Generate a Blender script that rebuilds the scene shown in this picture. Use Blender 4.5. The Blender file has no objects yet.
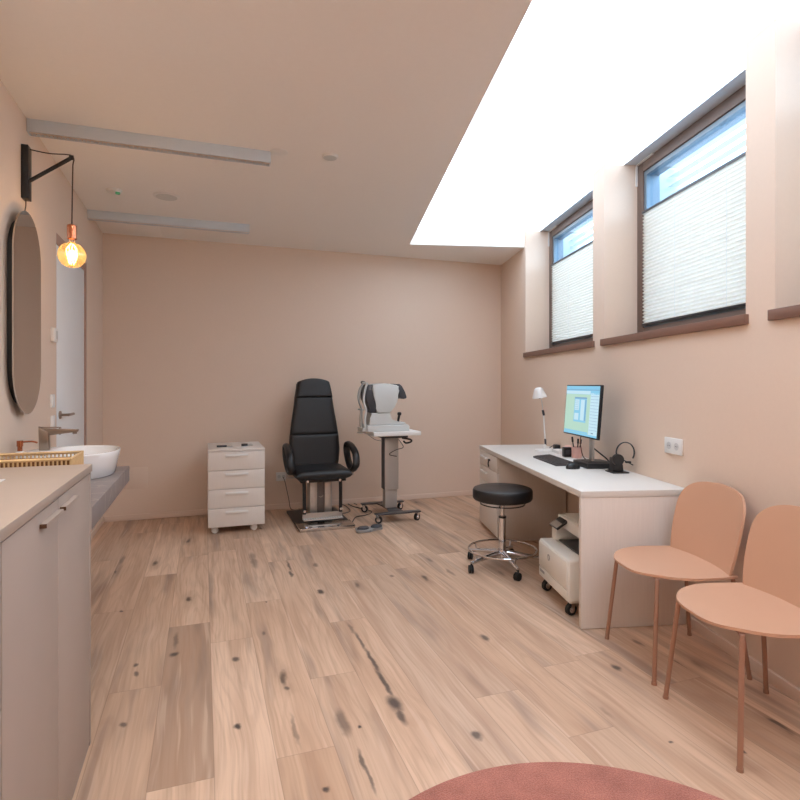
import bpy, bmesh, math, random
from mathutils import Vector, Matrix
random.seed(7)
R = math.radians
C = bpy.context.scene.collection
SC = bpy.context.scene

# ------------------------------------------------------------------ frames
TA = math.atan2(.334, .943)          # left / back walls
TB = math.atan2(.0967, .9953)        # right wall
def fr(t, u, v, z=0.0):
    return Vector((u*math.cos(t)-v*math.sin(t), u*math.sin(t)+v*math.cos(t), z))
def A(u, v, z=0.0): return fr(TA, u, v, z)
def B(u, v, z=0.0): return fr(TB, u, v, z)
MA = Matrix.Rotation(TA, 4, 'Z'); MB_ = Matrix.Rotation(TB, 4, 'Z')
CEIL = 2.72; CAMZ = 1.30; FPX = 556.0

# ------------------------------------------------------------------ mesh builder
class M:
    def __init__(s): s.bm = bmesh.new()
    def _add(s, t, mi=0, mat=None):
        for f in t.faces: f.material_index = mi
        if mat is not None: t.transform(mat)
        bmesh.ops.recalc_face_normals(t, faces=t.faces[:])
        me = bpy.data.meshes.new('_'); t.to_mesh(me); t.free()
        s.bm.from_mesh(me); bpy.data.meshes.remove(me)
        return s
    def box(s, x0, y0, z0, x1, y1, z1, bev=0, seg=2, mi=0, mat=None, vert_only=False):
        t = bmesh.new()
        bmesh.ops.create_cube(t, size=1)
        for v in t.verts:
            v.co = Vector(((x0+x1)/2+v.co.x*(x1-x0), (y0+y1)/2+v.co.y*(y1-y0), (z0+z1)/2+v.co.z*(z1-z0)))
        if bev:
            ed = t.edges[:]
            if vert_only: ed = [e for e in ed if abs(e.verts[0].co.z-e.verts[1].co.z) > 1e-6]
            bmesh.ops.bevel(t, geom=ed, offset=bev, segments=seg, affect='EDGES', profile=.5)
        return s._add(t, mi, mat)
    def cyl(s, p0, p1, r0, r1=None, n=20, mi=0, mat=None):
        r1 = r0 if r1 is None else r1
        p0 = Vector(p0); p1 = Vector(p1); d = (p1-p0)
        t = bmesh.new()
        bmesh.ops.create_cone(t, cap_ends=True, segments=n, radius1=r0, radius2=r1, depth=d.length)
        q = d.to_track_quat('Z', 'Y').to_matrix().to_4x4()
        t.transform(Matrix.Translation((p0+p1)/2) @ q)
        return s._add(t, mi, mat)
    def tube(s, pts, r, n=10, closed=False, sub=6, mi=0, mat=None, sx=1.0, up=None):
        pts = [Vector(p) for p in pts]
        P = []
        m = len(pts)
        if sub > 1 and m > 2:
            rng = range(m if closed else m-1)
            for i in rng:
                if closed: a, b, c, d = pts[(i-1) % m], pts[i], pts[(i+1) % m], pts[(i+2) % m]
                else: a, b, c, d = pts[max(i-1, 0)], pts[i], pts[i+1], pts[min(i+2, m-1)]
                for k in range(sub):
                    x = k/sub
                    P.append(.5*((2*b)+(-a+c)*x+(2*a-5*b+4*c-d)*x*x+(-a+3*b-3*c+d)*x**3))
            if not closed: P.append(pts[-1])
        else: P = pts
        t = bmesh.new(); rings = []
        N = len(P); prev = None
        for i in range(N):
            if closed: tg = (P[(i+1) % N]-P[i-1]).normalized()
            else: tg = (P[min(i+1, N-1)]-P[max(i-1, 0)]).normalized()
            if up is not None: nrm = Vector(up)
            elif prev is None: nrm = Vector((0, 0, 1)) if abs(tg.z) < .9 else Vector((1, 0, 0))
            else: nrm = prev
            nrm = (nrm-tg*nrm.dot(tg)).normalized(); prev = nrm
            bn = tg.cross(nrm)
            rr = r(i/(N-1)) if callable(r) else r
            rings.append([t.verts.new(P[i]+(nrm*math.cos(2*math.pi*k/n)*sx+bn*math.sin(2*math.pi*k/n))*rr) for k in range(n)])
        for i in range(N if closed else N-1):
            a = rings[i]; b = rings[(i+1) % N]
            for k in range(n): t.faces.new((a[k], a[(k+1) % n], b[(k+1) % n], b[k]))
        if not closed:
            t.faces.new(rings[0][::-1]); t.faces.new(rings[-1])
        return s._add(t, mi, mat)
    def lathe(s, prof, c=(0, 0, 0), n=40, mi=0, mat=None, fx=None):
        t = bmesh.new(); rings = []
        for (r, z) in prof:
            if r < 1e-5: rings.append([t.verts.new((0, 0, z))])
            else:
                ring = []
                for k in range(n):
                    a = 2*math.pi*k/n; x, y = r*math.cos(a), r*math.sin(a)
                    if fx: x, y = fx(x, y)
                    ring.append(t.verts.new((x, y, z)))
                rings.append(ring)
        for a, b in zip(rings[:-1], rings[1:]):
            for k in range(n):
                q = []
                for vv in (a[k % len(a)], a[(k+1) % len(a)], b[(k+1) % len(b)], b[k % len(b)]):
                    if vv not in q: q.append(vv)
                if len(q) > 2: t.faces.new(q)
        t.transform(Matrix.Translation(Vector(c)))
        return s._add(t, mi, mat)
    def prism(s, out, d0, d1, axis='y', bev=0, seg=2, mi=0, mat=None):
        """outline in the plane across `axis`, extruded d0..d1"""
        t = bmesh.new()
        f = {'y': lambda a, b, d: (a, d, b), 'x': lambda a, b, d: (d, a, b), 'z': lambda a, b, d: (a, b, d)}[axis]
        v0 = [t.verts.new(f(a, b, d0)) for a, b in out]; v1 = [t.verts.new(f(a, b, d1)) for a, b in out]
        n = len(out)
        f0 = t.faces.new(v0); f1 = t.faces.new(v1[::-1])
        for i in range(n): t.faces.new((v0[i], v0[(i+1) % n], v1[(i+1) % n], v1[i]))
        if bev:
            ed = list(set(f0.edges[:])|set(f1.edges[:]))
            bmesh.ops.bevel(t, geom=ed, offset=bev, segments=seg, affect='EDGES', profile=.5)
        return s._add(t, mi, mat)
    def sheet(s, f, nu, nv, th, mi=0, mat=None, closed=False):
        """a curved panel f(a,b)->point, thickened along its normal"""
        t = bmesh.new()
        P = [[Vector(f(i/nu, j/nv)) for j in range(nv+1)] for i in range(nu+1)]
        def nrm(i, j):
            du = P[min(i+1, nu)][j]-P[max(i-1, 0)][j]; dv = P[i][min(j+1, nv)]-P[i][max(j-1, 0)]
            q = du.cross(dv)
            return q.normalized() if q.length > 1e-12 else Vector((0, 0, 1))
        a = [[t.verts.new(P[i][j]+nrm(i, j)*th/2) for j in range(nv+1)] for i in range(nu+1)]
        b = [[t.verts.new(P[i][j]-nrm(i, j)*th/2) for j in range(nv+1)] for i in range(nu+1)]
        for i in range(nu):
            for j in range(nv):
                t.faces.new((a[i][j], a[i+1][j], a[i+1][j+1], a[i][j+1]))
                t.faces.new((b[i][j], b[i][j+1], b[i+1][j+1], b[i+1][j]))
        for i in range(nu):
            t.faces.new((a[i][0], b[i][0], b[i+1][0], a[i+1][0])); t.faces.new((a[i][nv], a[i+1][nv], b[i+1][nv], b[i][nv]))
        for j in range(nv):
            t.faces.new((a[0][j], a[0][j+1], b[0][j+1], b[0][j])); t.faces.new((a[nu][j], b[nu][j], b[nu][j+1], a[nu][j+1]))
        bmesh.ops.remove_doubles(t, verts=t.verts[:], dist=1e-5)
        return s._add(t, mi, mat)
    def pad(s, wfun, z0, z1, t0, p=4.0, nz=24, nx=24, mi=0, mat=None, crown=0.0):
        """upholstered cushion standing in xz, bulging to -y and +y; wfun(z01) is the half width"""
        t = bmesh.new()
        def pt(a, b, side):
            zt = b
            w = wfun(zt)
            sx_ = -1+2*a
            ex = (1-abs(sx_)**p)**(1/2.2) if abs(sx_) < 1 else 0
            sz = -1+2*b
            ez = (1-abs(sz)**(p*1.6))**(1/2.2) if abs(sz) < 1 else 0
            z = z0+(z1-z0)*zt + crown*(1-sx_**2)*zt
            return Vector((sx_*w, side*t0*ex*ez, z))
        def warp(i, n):   # denser towards the rims
            x = i/n; return .5-.5*math.cos(math.pi*x)
        for side in (-1, 1):
            g = [[t.verts.new(pt(warp(i, nx), warp(j, nz), side)) for j in range(nz+1)] for i in range(nx+1)]
            for i in range(nx):
                for j in range(nz):
                    t.faces.new((g[i][j], g[i+1][j], g[i+1][j+1], g[i][j+1]) if side < 0 else (g[i][j], g[i][j+1], g[i+1][j+1], g[i+1][j]))
        bmesh.ops.remove_doubles(t, verts=t.verts[:], dist=1e-6)
        return s._add(t, mi, mat)
    def build(s, name, mats, parent=None, label=None, ang=35):
        me = bpy.data.meshes.new(name); s.bm.to_mesh(me); s.bm.free()
        if not isinstance(mats, (list, tuple)): mats = [mats]
        for m in mats: me.materials.append(m)
        for p in me.polygons: p.use_smooth = True
        me.set_sharp_from_angle(angle=R(ang))
        o = bpy.data.objects.new(name, me); C.objects.link(o)
        if parent is not None: o.parent = parent
        if label: o['label'] = label
        return o

def thing(name, label, cat, loc=(0, 0, 0), rot=0.0, group=None):
    o = bpy.data.objects.new(name, None); C.objects.link(o)
    o.location = loc; o.rotation_euler = (0, 0, rot); o.empty_display_size = .1
    o['label'] = label; o['category'] = cat
    if group: o['group'] = group
    return o
def tag(o, label, cat, group=None):
    o['label'] = label; o['category'] = cat
    if group: o['group'] = group
    return o
def put(o, loc, rot=0.0):
    o.location = loc; o.rotation_euler = (0, 0, rot); return o
def struct(o): o['kind'] = 'structure'; return o
def copy_tree(o, parent=None):
    c = o.copy(); C.objects.link(c); c.parent = parent
    for ch in list(o.children): copy_tree(ch, c)
    return c

# ------------------------------------------------------------------ materials
def srgb(c):
    return tuple((x/12.92 if x <= .04045 else ((x+.055)/1.055)**2.4) for x in [q/255 for q in c])+(1,)
def newmat(name):
    m = bpy.data.materials.new(name); m.use_nodes = True
    return m, m.node_tree.nodes, m.node_tree.links, m.node_tree.nodes['Principled BSDF']
def mat(name, col, rough=.5, metal=0, var=.04, scale=8, stretch=None, bump=0, spec=.5, coat=0, lin=False):
    m, N, L, b = newmat(name)
    c = srgb(col)
    tc = N.new('ShaderNodeTexCoord'); mp = N.new('ShaderNodeMapping')
    mp.inputs['Scale'].default_value = stretch or (1, 1, 1)
    no = N.new('ShaderNodeTexNoise'); no.inputs['Scale'].default_value = scale; no.inputs['Detail'].default_value = 5
    L.new(tc.outputs['Object'], mp.inputs[0]); L.new(mp.outputs[0], no.inputs['Vector'])
    mx = N.new('ShaderNodeMix'); mx.data_type = 'RGBA'
    mx.inputs[6].default_value = tuple(x*(1-var) for x in c[:3])+(1,)
    mx.inputs[7].default_value = tuple(min(1, x*(1+var)) for x in c[:3])+(1,)
    L.new(no.outputs['Fac'], mx.inputs[0]); L.new(mx.outputs[2], b.inputs['Base Color'])
    b.inputs['Roughness'].default_value = rough; b.inputs['Metallic'].default_value = metal
    b.inputs['Specular IOR Level'].default_value = spec
    if coat: b.inputs['Coat Weight'].default_value = coat
    if bump:
        bp = N.new('ShaderNodeBump'); bp.inputs['Strength'].default_value = bump; bp.inputs['Distance'].default_value = .002
        L.new(no.outputs['Fac'], bp.inputs['Height']); L.new(bp.outputs[0], b.inputs['Normal'])
    return m
def emis(name, col, st):
    m, N, L, b = newmat(name)
    b.inputs['Base Color'].default_value = (0.02, .02, .02, 1)
    b.inputs['Emission Color'].default_value = srgb(col); b.inputs['Emission Strength'].default_value = st
    return m

wallm = mat('wall_paint', (227, 206, 188), .75, var=.02, scale=60, bump=.06, spec=.2)
ceilm = mat('ceiling_paint', (241, 239, 236), .85, var=.015, scale=40, bump=.04, spec=.2)
white = mat('white_plastic', (232, 231, 228), .4)
offw = mat('light_grey_plastic', (205, 207, 205), .4)
lam = mat('pale_wood_laminate', (226, 219, 212), .5, var=.05, scale=10, stretch=(14, 14, .8), bump=.03)
lamtop = mat('white_laminate_top', (216, 212, 206), .42, var=.03, scale=10, stretch=(14, .8, 14))
lamd = mat('pale_laminate_panel', (220, 211, 203), .5, var=.06, scale=10, stretch=(14, 14, .7), bump=.03)
greige = mat('greige_lacquer', (168, 154, 144), .5, var=.02)
greigetop = mat('greige_worktop', (168, 153, 141), .42, var=.03, scale=14)
black = mat('black_leatherette', (26, 26, 28), .42, var=.2, scale=220, bump=.15)
blackm = mat('black_metal', (24, 24, 26), .4, var=.08)
blackp = mat('black_plastic', (32, 32, 34), .38, var=.08)
darkp = mat('dark_grey_plastic', (62, 64, 70), .4, var=.05)
chrome = mat('chrome', (225, 225, 228), .1, 1, var=.02)
steel = mat('brushed_steel', (196, 188, 180), .38, .75, var=.08, scale=30, stretch=(20, 20, .5))
alu = mat('anodised_aluminium', (186, 180, 174), .4, .35, var=.04)
brownalu = mat('bronze_grey_cover', (105, 95, 90), .45, .3)
copper = mat('copper', (205, 128, 92), .18, 1, var=.04)
bronze = mat('brushed_bronze', (120, 92, 74), .32, 1, var=.05)
nickel = mat('satin_nickel', (160, 145, 132), .28, 1, var=.04)
ceram = mat('white_ceramic', (238, 238, 238), .12, var=.01, coat=.5)
terra = mat('terracotta_plastic', (198, 154, 126), .5, var=.02)
terral = mat('terracotta_metal', (160, 118, 96), .45, var=.03)
sillm = mat('brown_wood_sill', (126, 92, 76), .5, var=.1, scale=12, stretch=(8, .6, 8))
winm = mat('brown_window_frame', (108, 90, 80), .5, var=.04)
gask = mat('blue_grey_metal', (122, 138, 150), .35, .3, var=.05)
stone = mat('slate_tile', (128, 118, 114), .45, var=.12, scale=9, bump=.1)
doorm = mat('door_paint', (240, 243, 244), .45, var=.01)
pink = mat('pink_plastic', (226, 180, 170), .5)
rattan = mat('rattan', (208, 176, 128), .6, var=.2, scale=60)
rattan_d = mat('rattan_dark', (116, 74, 34), .7, var=.3, scale=60)
cablem = mat('cable_rubber', (50, 46, 44), .5)
cablegrey = mat('cable_grey', (120, 112, 106), .5)
basem = mat('skirting_paint', (226, 204, 187), .6, var=.02)
paper = mat('white_paper', (240, 240, 238), .7)
rubber = mat('black_rubber', (20, 20, 20), .6)
screenb = mat('screen_bezel', (16, 22, 30), .3)
beamm = mat('luminaire_white', (208, 217, 224), .4, var=.01)
mirm = mat('mirror_glass', (200, 196, 192), .02, 1, var=0)
mirback_shade = mat('mirror_backing_shade', (28, 24, 20), .5)  # near-black colour stands in for the shade in the gap behind the mirror

# floor: oak planks running along the left wall, knots and cracks of their own
def floor_mat():
    m, N, L, b = newmat('oak_plank_floor')
    def math_(op, a, b_=None, c=None):
        n = N.new('ShaderNodeMath'); n.operation = op
        for i, x in enumerate((a, b_, c)):
            if x is None: continue
            if isinstance(x, (int, float)): n.inputs[i].default_value = x
            else: L.new(x, n.inputs[i])
        return n.outputs[0]
    def comb(x, y, z=0.0):
        n = N.new('ShaderNodeCombineXYZ')
        for i, q in enumerate((x, y, z)):
            if isinstance(q, (int, float)): n.inputs[i].default_value = q
            else: L.new(q, n.inputs[i])
        return n.outputs[0]
    def noise(vec, sc, det=3, dist=0, rough=.5):
        n = N.new('ShaderNodeTexNoise'); n.inputs['Scale'].default_value = sc; n.inputs['Detail'].default_value = det
        n.inputs['Distortion'].default_value = dist; n.inputs['Roughness'].default_value = rough
        L.new(vec, n.inputs['Vector']); return n.outputs['Fac']
    def mrange(x, a, b_, c=0., d=1., smooth=True):
        n = N.new('ShaderNodeMapRange'); n.interpolation_type = 'SMOOTHSTEP' if smooth else 'LINEAR'
        L.new(x, n.inputs[0])
        for i, q in enumerate((a, b_, c, d)): n.inputs[i+1].default_value = q
        return n.outputs[0]
    def mix(f, c1, c2, blend='MIX'):
        n = N.new('ShaderNodeMix'); n.data_type = 'RGBA'; n.blend_type = blend
        if isinstance(f, (int, float)): n.inputs[0].default_value = f
        else: L.new(f, n.inputs[0])
        for i, q in ((6, c1), (7, c2)):
            if isinstance(q, tuple): n.inputs[i].default_value = q
            else: L.new(q, n.inputs[i])
        return n.outputs[2]
    tc = N.new('ShaderNodeTexCoord'); vr = N.new('ShaderNodeVectorRotate'); vr.rotation_type = 'Z_AXIS'
    vr.inputs['Angle'].default_value = -TA
    L.new(tc.outputs['Object'], vr.inputs['Vector'])
    sp = N.new('ShaderNodeSeparateXYZ'); L.new(vr.outputs[0], sp.inputs[0])
    u, v = sp.outputs[0], sp.outputs[1]
    W = .205
    ru = math_('DIVIDE', math_('ADD', u, .17), W)
    row = math_('FLOOR', ru)
    fac = math_('DIVIDE', math_('ADD', row, 12.5), 32)
    cr = N.new('ShaderNodeValToRGB'); cr.color_ramp.interpolation = 'CONSTANT'
    L.new(fac, cr.inputs[0])
    known = {0: (1.27, .667), 1: (1.6, 1.345), 2: (1.45, .51), 3: (1.7, .74), 4: (1.5, 1.48), -1: (1.5, 1.106)}
    rr = random.Random(3); els = cr.color_ramp.elements
    for k in range(32):
        r_ = k-12
        Lr, off = known.get(r_, (rr.uniform(1.25, 2.0), rr.uniform(0, 1.9)))
        e = els[k] if k < 2 else els.new(k/32)
        e.position = k/32; e.color = (Lr/2, off/2, rr.random(), 1)
    sc_ = N.new('ShaderNodeSeparateColor'); L.new(cr.outputs[0], sc_.inputs[0])
    Ln = math_('MULTIPLY', sc_.outputs[0], 2); off = math_('MULTIPLY', sc_.outputs[1], 2)
    qv = math_('DIVIDE', math_('SUBTRACT', v, off), Ln)
    pid = math_('FLOOR', qv)
    wn = N.new('ShaderNodeTexWhiteNoise'); wn.noise_dimensions = '2D'; L.new(comb(row, pid), wn.inputs['Vector'])
    rnd = wn.outputs['Value']
    fu = math_('FRACT', ru); fv = math_('FRACT', qv)
    du = math_('MULTIPLY', math_('MINIMUM', fu, math_('SUBTRACT', 1, fu)), W)
    dv = math_('MULTIPLY', math_('MINIMUM', fv, math_('SUBTRACT', 1, fv)), Ln)
    seam = mrange(math_('MINIMUM', du, dv), .0004, .0022, 1., 0.)
    ro = math_('MULTIPLY', rnd, 37)
    g0 = comb(math_('MULTIPLY', u, 1.0), math_('MULTIPLY', v, .16), ro)
    warp = noise(comb(math_('MULTIPLY', u, 3), math_('MULTIPLY', v, 1.1), ro), 1.6, 2)
    ug = math_('ADD', u, math_('MULTIPLY', warp, .05))
    fine = noise(comb(math_('MULTIPLY', ug, 90), math_('MULTIPLY', v, 2.2), ro), 1, 4, 0, .6)
    broad = noise(comb(math_('MULTIPLY', ug, 14), math_('MULTIPLY', v, 1.1), ro), 1, 3)
    grey = noise(comb(math_('MULTIPLY', ug, 9), math_('MULTIPLY', v, .9), math_('ADD', ro, 9)), 1, 3)
    ring = math_('SINE', math_('MULTIPLY', noise(comb(math_('MULTIPLY', ug, 6), math_('MULTIPLY', v, .55), math_('ADD', ro, 4)), 1, 1), 70))
    base = mix(mrange(rnd, 0, 1, 0, 1, False), srgb((204, 171, 144)), srgb((228, 198, 172)))
    # one greyer plank, some greyish ones
    isd = math_('MULTIPLY', math_('COMPARE', row, 0, .1), math_('COMPARE', pid, 1, .1))
    wn2 = N.new('ShaderNodeTexWhiteNoise'); wn2.noise_dimensions = '2D'; L.new(comb(math_('ADD', row, 51), pid), wn2.inputs['Vector'])
    gp = math_('MULTIPLY', mrange(wn2.outputs['Value'], .62, .95), .38)
    base = mix(math_('MAXIMUM', math_('MULTIPLY', isd, .62), gp), base, srgb((158, 134, 117)))
    c = mix(mrange(broad, .35, .72, 0, .58), base, srgb((178, 142, 116)))
    c = mix(mrange(grey, .52, .72, 0, .62), c, srgb((132, 113, 103)))
    c = mix(mrange(fine, .42, .75, 0, .38), c, srgb((168, 136, 112)))
    c = mix(mrange(ring, .3, 1, 0, .14), c, srgb((160, 124, 98)))
    c = mix(mrange(noise(comb(math_('MULTIPLY', ug, 40), math_('MULTIPLY', v, 1.4), math_('ADD', ro, 20)), 1, 2), .58, .75, 0, .35), c, srgb((228, 203, 182)))
    # scattered small knots and short cracks
    vo = N.new('ShaderNodeTexVoronoi'); vo.voronoi_dimensions = '3D'; vo.inputs['Scale'].default_value = 1
    wob = math_('MULTIPLY', noise(comb(math_('MULTIPLY', u, 12), math_('MULTIPLY', v, 7), ro), 1, 3), .25)
    L.new(comb(math_('ADD', math_('MULTIPLY', u, 4.6), wob), math_('ADD', math_('MULTIPLY', v, 1.35), wob), ro), vo.inputs['Vector'])
    kn = mrange(vo.outputs['Distance'], .02, .10, 1, 0)
    kn2 = mrange(vo.outputs['Distance'], .05, .30, .3, 0)
    c = mix(kn2, c, srgb((126, 98, 80)))
    c = mix(math_('MULTIPLY', kn, .8), c, srgb((62, 48, 42)))
    # the knots and cracks one can point at
    marks = [((174.6, 654), .016, .022, .9), ((176, 640), .010, .07, .5), ((236, 659), .013, .02, .85), ((237, 726), .011, .012, .95),
             ((136, 665), .010, .016, .8), ((136, 674), .009, .014, .7), ((123, 725), .010, .016, .7), ((289, 566), .008, .10, .75), ((291, 574), .010, .05, .8),
             ((320.6, 592), .016, .03, .9), ((315.5, 565), .016, .035, .6), ((351, 628), .008, .06, .55), ((360, 641), .008, .10, .75), ((372, 660), .009, .11, .85), ((384, 682), .009, .11, .85),
             ((394, 703), .024, .05, .9), ((401, 716), .012, .05, .8), ((343, 722), .018, .07, .55), ((359, 726.6), .007, .009, .95), ((363, 762), .006, .06, .75), ((369, 778), .006, .06, .7),
             ((485, 638), .014, .03, .8), ((477, 735), .016, .02, .8), ((264, 633), .008, .02, .6), ((287, 689), .010, .014, .75), ((295, 730), .007, .08, .5), ((326, 789), .009, .011, .9),
             ((267, 602), .006, .008, .9), ((121, 611), .009, .012, .8), ((392, 576), .012, .02, .6), ((254, 562), .018, .12, .5), ((252, 556), .02, .07, .45),
             ((617, 668), .014, .025, .85), ((637, 642), .012, .03, .6), ((672, 743), .007, .008, .8), ((743, 751), .007, .01, .8), ((450, 572), .012, .06, .5), ((430, 560), .01, .05, .5), ((122, 560), .012, .09, .5)]
    wv = N.new('ShaderNodeTexNoise'); wv.inputs['Scale'].default_value = 16; wv.inputs['Detail'].default_value = 4
    L.new(tc.outputs['Object'], wv.inputs['Vector'])
    va = N.new('ShaderNodeVectorMath'); va.operation = 'MULTIPLY_ADD'
    L.new(wv.outputs['Color'], va.inputs[0]); va.inputs[1].default_value = (.024, .06, 0)
    sb = N.new('ShaderNodeVectorMath'); sb.operation = 'ADD'
    L.new(vr.outputs[0], sb.inputs[0]); sb.inputs[1].default_value = (-.012, -.03, 0)
    L.new(sb.outputs[0], va.inputs[2])
    pos = va.outputs[0]; acc = None
    for (px, py), su, sv, st in marks:
        Y = FPX*CAMZ/(py-384); X = (px-400)/FPX*Y
        mu = X*math.cos(TA)+Y*math.sin(TA); mv = -X*math.sin(TA)+Y*math.cos(TA)
        a = N.new('ShaderNodeVectorMath'); a.operation = 'SUBTRACT'; L.new(pos, a.inputs[0]); a.inputs[1].default_value = (mu, mv, 0)
        d = N.new('ShaderNodeVectorMath'); d.operation = 'MULTIPLY'; L.new(a.outputs[0], d.inputs[0]); d.inputs[1].default_value = (1/su, 1/sv, 0)
        l = N.new('ShaderNodeVectorMath'); l.operation = 'LENGTH'; L.new(d.outputs[0], l.inputs[0])
        k = mrange(l.outputs['Value'], .45, 1.7, st, 0)
        acc = k if acc is None else math_('MAXIMUM', acc, k)
    c = mix(acc, c, srgb((64, 54, 52)))
    c = mix(math_('MULTIPLY', seam, .32), c, srgb((96, 72, 58)))
    L.new(c, b.inputs['Base Color'])
    L.new(mrange(fine, .3, .8, .42, .56), b.inputs['Roughness'])
    b.inputs['Specular IOR Level'].default_value = .35
    bp = N.new('ShaderNodeBump'); bp.inputs['Strength'].default_value = .25; bp.inputs['Distance'].default_value = .001
    L.new(math_('SUBTRACT', math_('MULTIPLY', fine, .4), seam), bp.inputs['Height']); L.new(bp.outputs[0], b.inputs['Normal'])
    return m
floorm = floor_mat()

def rug_mat():
    m, N, L, b = newmat('terracotta_carpet')
    tc = N.new('ShaderNodeTexCoord'); n = N.new('ShaderNodeTexNoise'); n.inputs['Scale'].default_value = 240; n.inputs['Detail'].default_value = 4
    n2 = N.new('ShaderNodeTexNoise'); n2.inputs['Scale'].default_value = 9
    L.new(tc.outputs['Object'], n.inputs['Vector']); L.new(tc.outputs['Object'], n2.inputs['Vector'])
    ad = N.new('ShaderNodeMath'); ad.operation = 'MULTIPLY_ADD'; L.new(n2.outputs['Fac'], ad.inputs[0]); ad.inputs[1].default_value = .5; L.new(n.outputs['Fac'], ad.inputs[2])
    mr = N.new('ShaderNodeMapRange'); L.new(ad.outputs[0], mr.inputs[0]); mr.inputs[1].default_value = .5; mr.inputs[2].default_value = 1.0
    mx = N.new('ShaderNodeMix'); mx.data_type = 'RGBA'; mx.inputs[6].default_value = srgb((138, 78, 66)); mx.inputs[7].default_value = srgb((196, 128, 110))
    L.new(mr.outputs[0], mx.inputs[0]); L.new(mx.outputs[2], b.inputs['Base Color'])
    b.inputs['Roughness'].default_value = .95; b.inputs['Sheen Weight'].default_value = .3
    bp = N.new('ShaderNodeBump'); bp.inputs['Strength'].default_value = .7; bp.inputs['Distance'].default_value = .004
    L.new(n.outputs['Fac'], bp.inputs['Height']); L.new(bp.outputs[0], b.inputs['Normal'])
    return m
rugm = rug_mat()

def glass_mat(name, tint, gloss=.08, rough=0.02):
    m, N, L, b = newmat(name); N.remove(b)
    t = N.new('ShaderNodeBsdfTransparent'); t.inputs[0].default_value = srgb(tint)
    g = N.new('ShaderNodeBsdfGlossy'); g.inputs['Roughness'].default_value = rough
    lw = N.new('ShaderNodeLayerWeight'); pw = N.new('ShaderNodeMath'); pw.operation = 'POWER'; L.new(lw.outputs['Facing'], pw.inputs[0]); pw.inputs[1].default_value = 4
    fz = N.new('ShaderNodeMath'); fz.operation = 'MULTIPLY_ADD'; L.new(pw.outputs[0], fz.inputs[0]); fz.inputs[1].default_value = .5; fz.inputs[2].default_value = gloss/2
    mx = N.new('ShaderNodeMixShader'); L.new(fz.outputs[0], mx.inputs[0]); L.new(t.outputs[0], mx.inputs[1]); L.new(g.outputs[0], mx.inputs[2])
    L.new(mx.outputs[0], N['Material Output'].inputs[0])
    return m
paneg = glass_mat('window_glass', (226, 240, 250))
amber = glass_mat('amber_glass', (255, 232, 185), .3)
_n, _l = amber.node_tree.nodes, amber.node_tree.links
_t = _n.new('ShaderNodeBsdfTranslucent'); _t.inputs[0].default_value = srgb((255, 214, 150))
_m = _n.new('ShaderNodeMixShader'); _m.inputs[0].default_value = .08
_o = _n['Material Output'].inputs[0]; _s = _o.links[0].from_socket
_l.new(_s, _m.inputs[1]); _l.new(_t.outputs[0], _m.inputs[2]); _l.new(_m.outputs[0], _o)
clearp = glass_mat('clear_plastic', (225, 225, 222))

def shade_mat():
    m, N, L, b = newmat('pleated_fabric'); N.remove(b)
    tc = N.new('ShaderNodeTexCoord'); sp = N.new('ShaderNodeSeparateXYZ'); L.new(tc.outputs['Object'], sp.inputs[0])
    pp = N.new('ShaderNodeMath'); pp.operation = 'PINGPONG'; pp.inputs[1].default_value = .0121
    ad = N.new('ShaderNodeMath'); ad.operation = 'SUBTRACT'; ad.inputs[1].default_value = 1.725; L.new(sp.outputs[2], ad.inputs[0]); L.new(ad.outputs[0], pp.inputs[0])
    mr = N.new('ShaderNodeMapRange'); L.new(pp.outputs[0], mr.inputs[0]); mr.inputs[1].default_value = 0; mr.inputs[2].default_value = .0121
    cx = N.new('ShaderNodeMix'); cx.data_type = 'RGBA'; L.new(mr.outputs[0], cx.inputs[0]); cx.inputs[6].default_value = srgb((238, 231, 220)); cx.inputs[7].default_value = srgb((255, 246, 238))  # pleat shading painted into the fabric colour: darker at the creases
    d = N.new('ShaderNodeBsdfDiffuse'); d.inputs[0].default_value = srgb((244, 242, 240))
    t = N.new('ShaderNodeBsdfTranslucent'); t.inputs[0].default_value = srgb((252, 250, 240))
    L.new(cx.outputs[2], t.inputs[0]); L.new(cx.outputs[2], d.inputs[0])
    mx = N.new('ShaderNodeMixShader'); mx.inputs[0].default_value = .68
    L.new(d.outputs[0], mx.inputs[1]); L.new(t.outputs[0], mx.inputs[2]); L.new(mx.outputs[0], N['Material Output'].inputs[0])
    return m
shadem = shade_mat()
PANEL_E = 3.05
lightm = emis('luminous_stretch_ceiling', (226, 239, 255), PANEL_E)

# ------------------------------------------------------------------ shell
def prism_world(pts, z0, z1):
    m = M(); m.prism([(p.x, p.y) for p in pts], z0, z1, axis='z'); return m
UL, VB = -.89, 5.862          # left wall u, back wall v (frame A)
UR = 1.845                    # right wall u (frame B)
REAR = -2.5
LB = A(UL, VB)                # left back corner
RBc = B(UR, 6.475)            # right back corner
def hit_u(uA, Y):             # point of the left wall at world Y
    v = (Y-uA*math.sin(TA))/math.cos(TA); return A(uA, v)
LR = hit_u(UL, REAR)
v_ = (REAR-UR*math.sin(TB))/math.cos(TB); RR = B(UR, v_)
big = [LR+Vector((-.3, -.3, 0)), LB+Vector((-.3, .3, 0)), RBc+Vector((.45, .45, 0)), RR+Vector((.45, -.3, 0))]
struct(prism_world(big, -.12, 0).build('floor', floorm))
WT = 2.90
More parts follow.
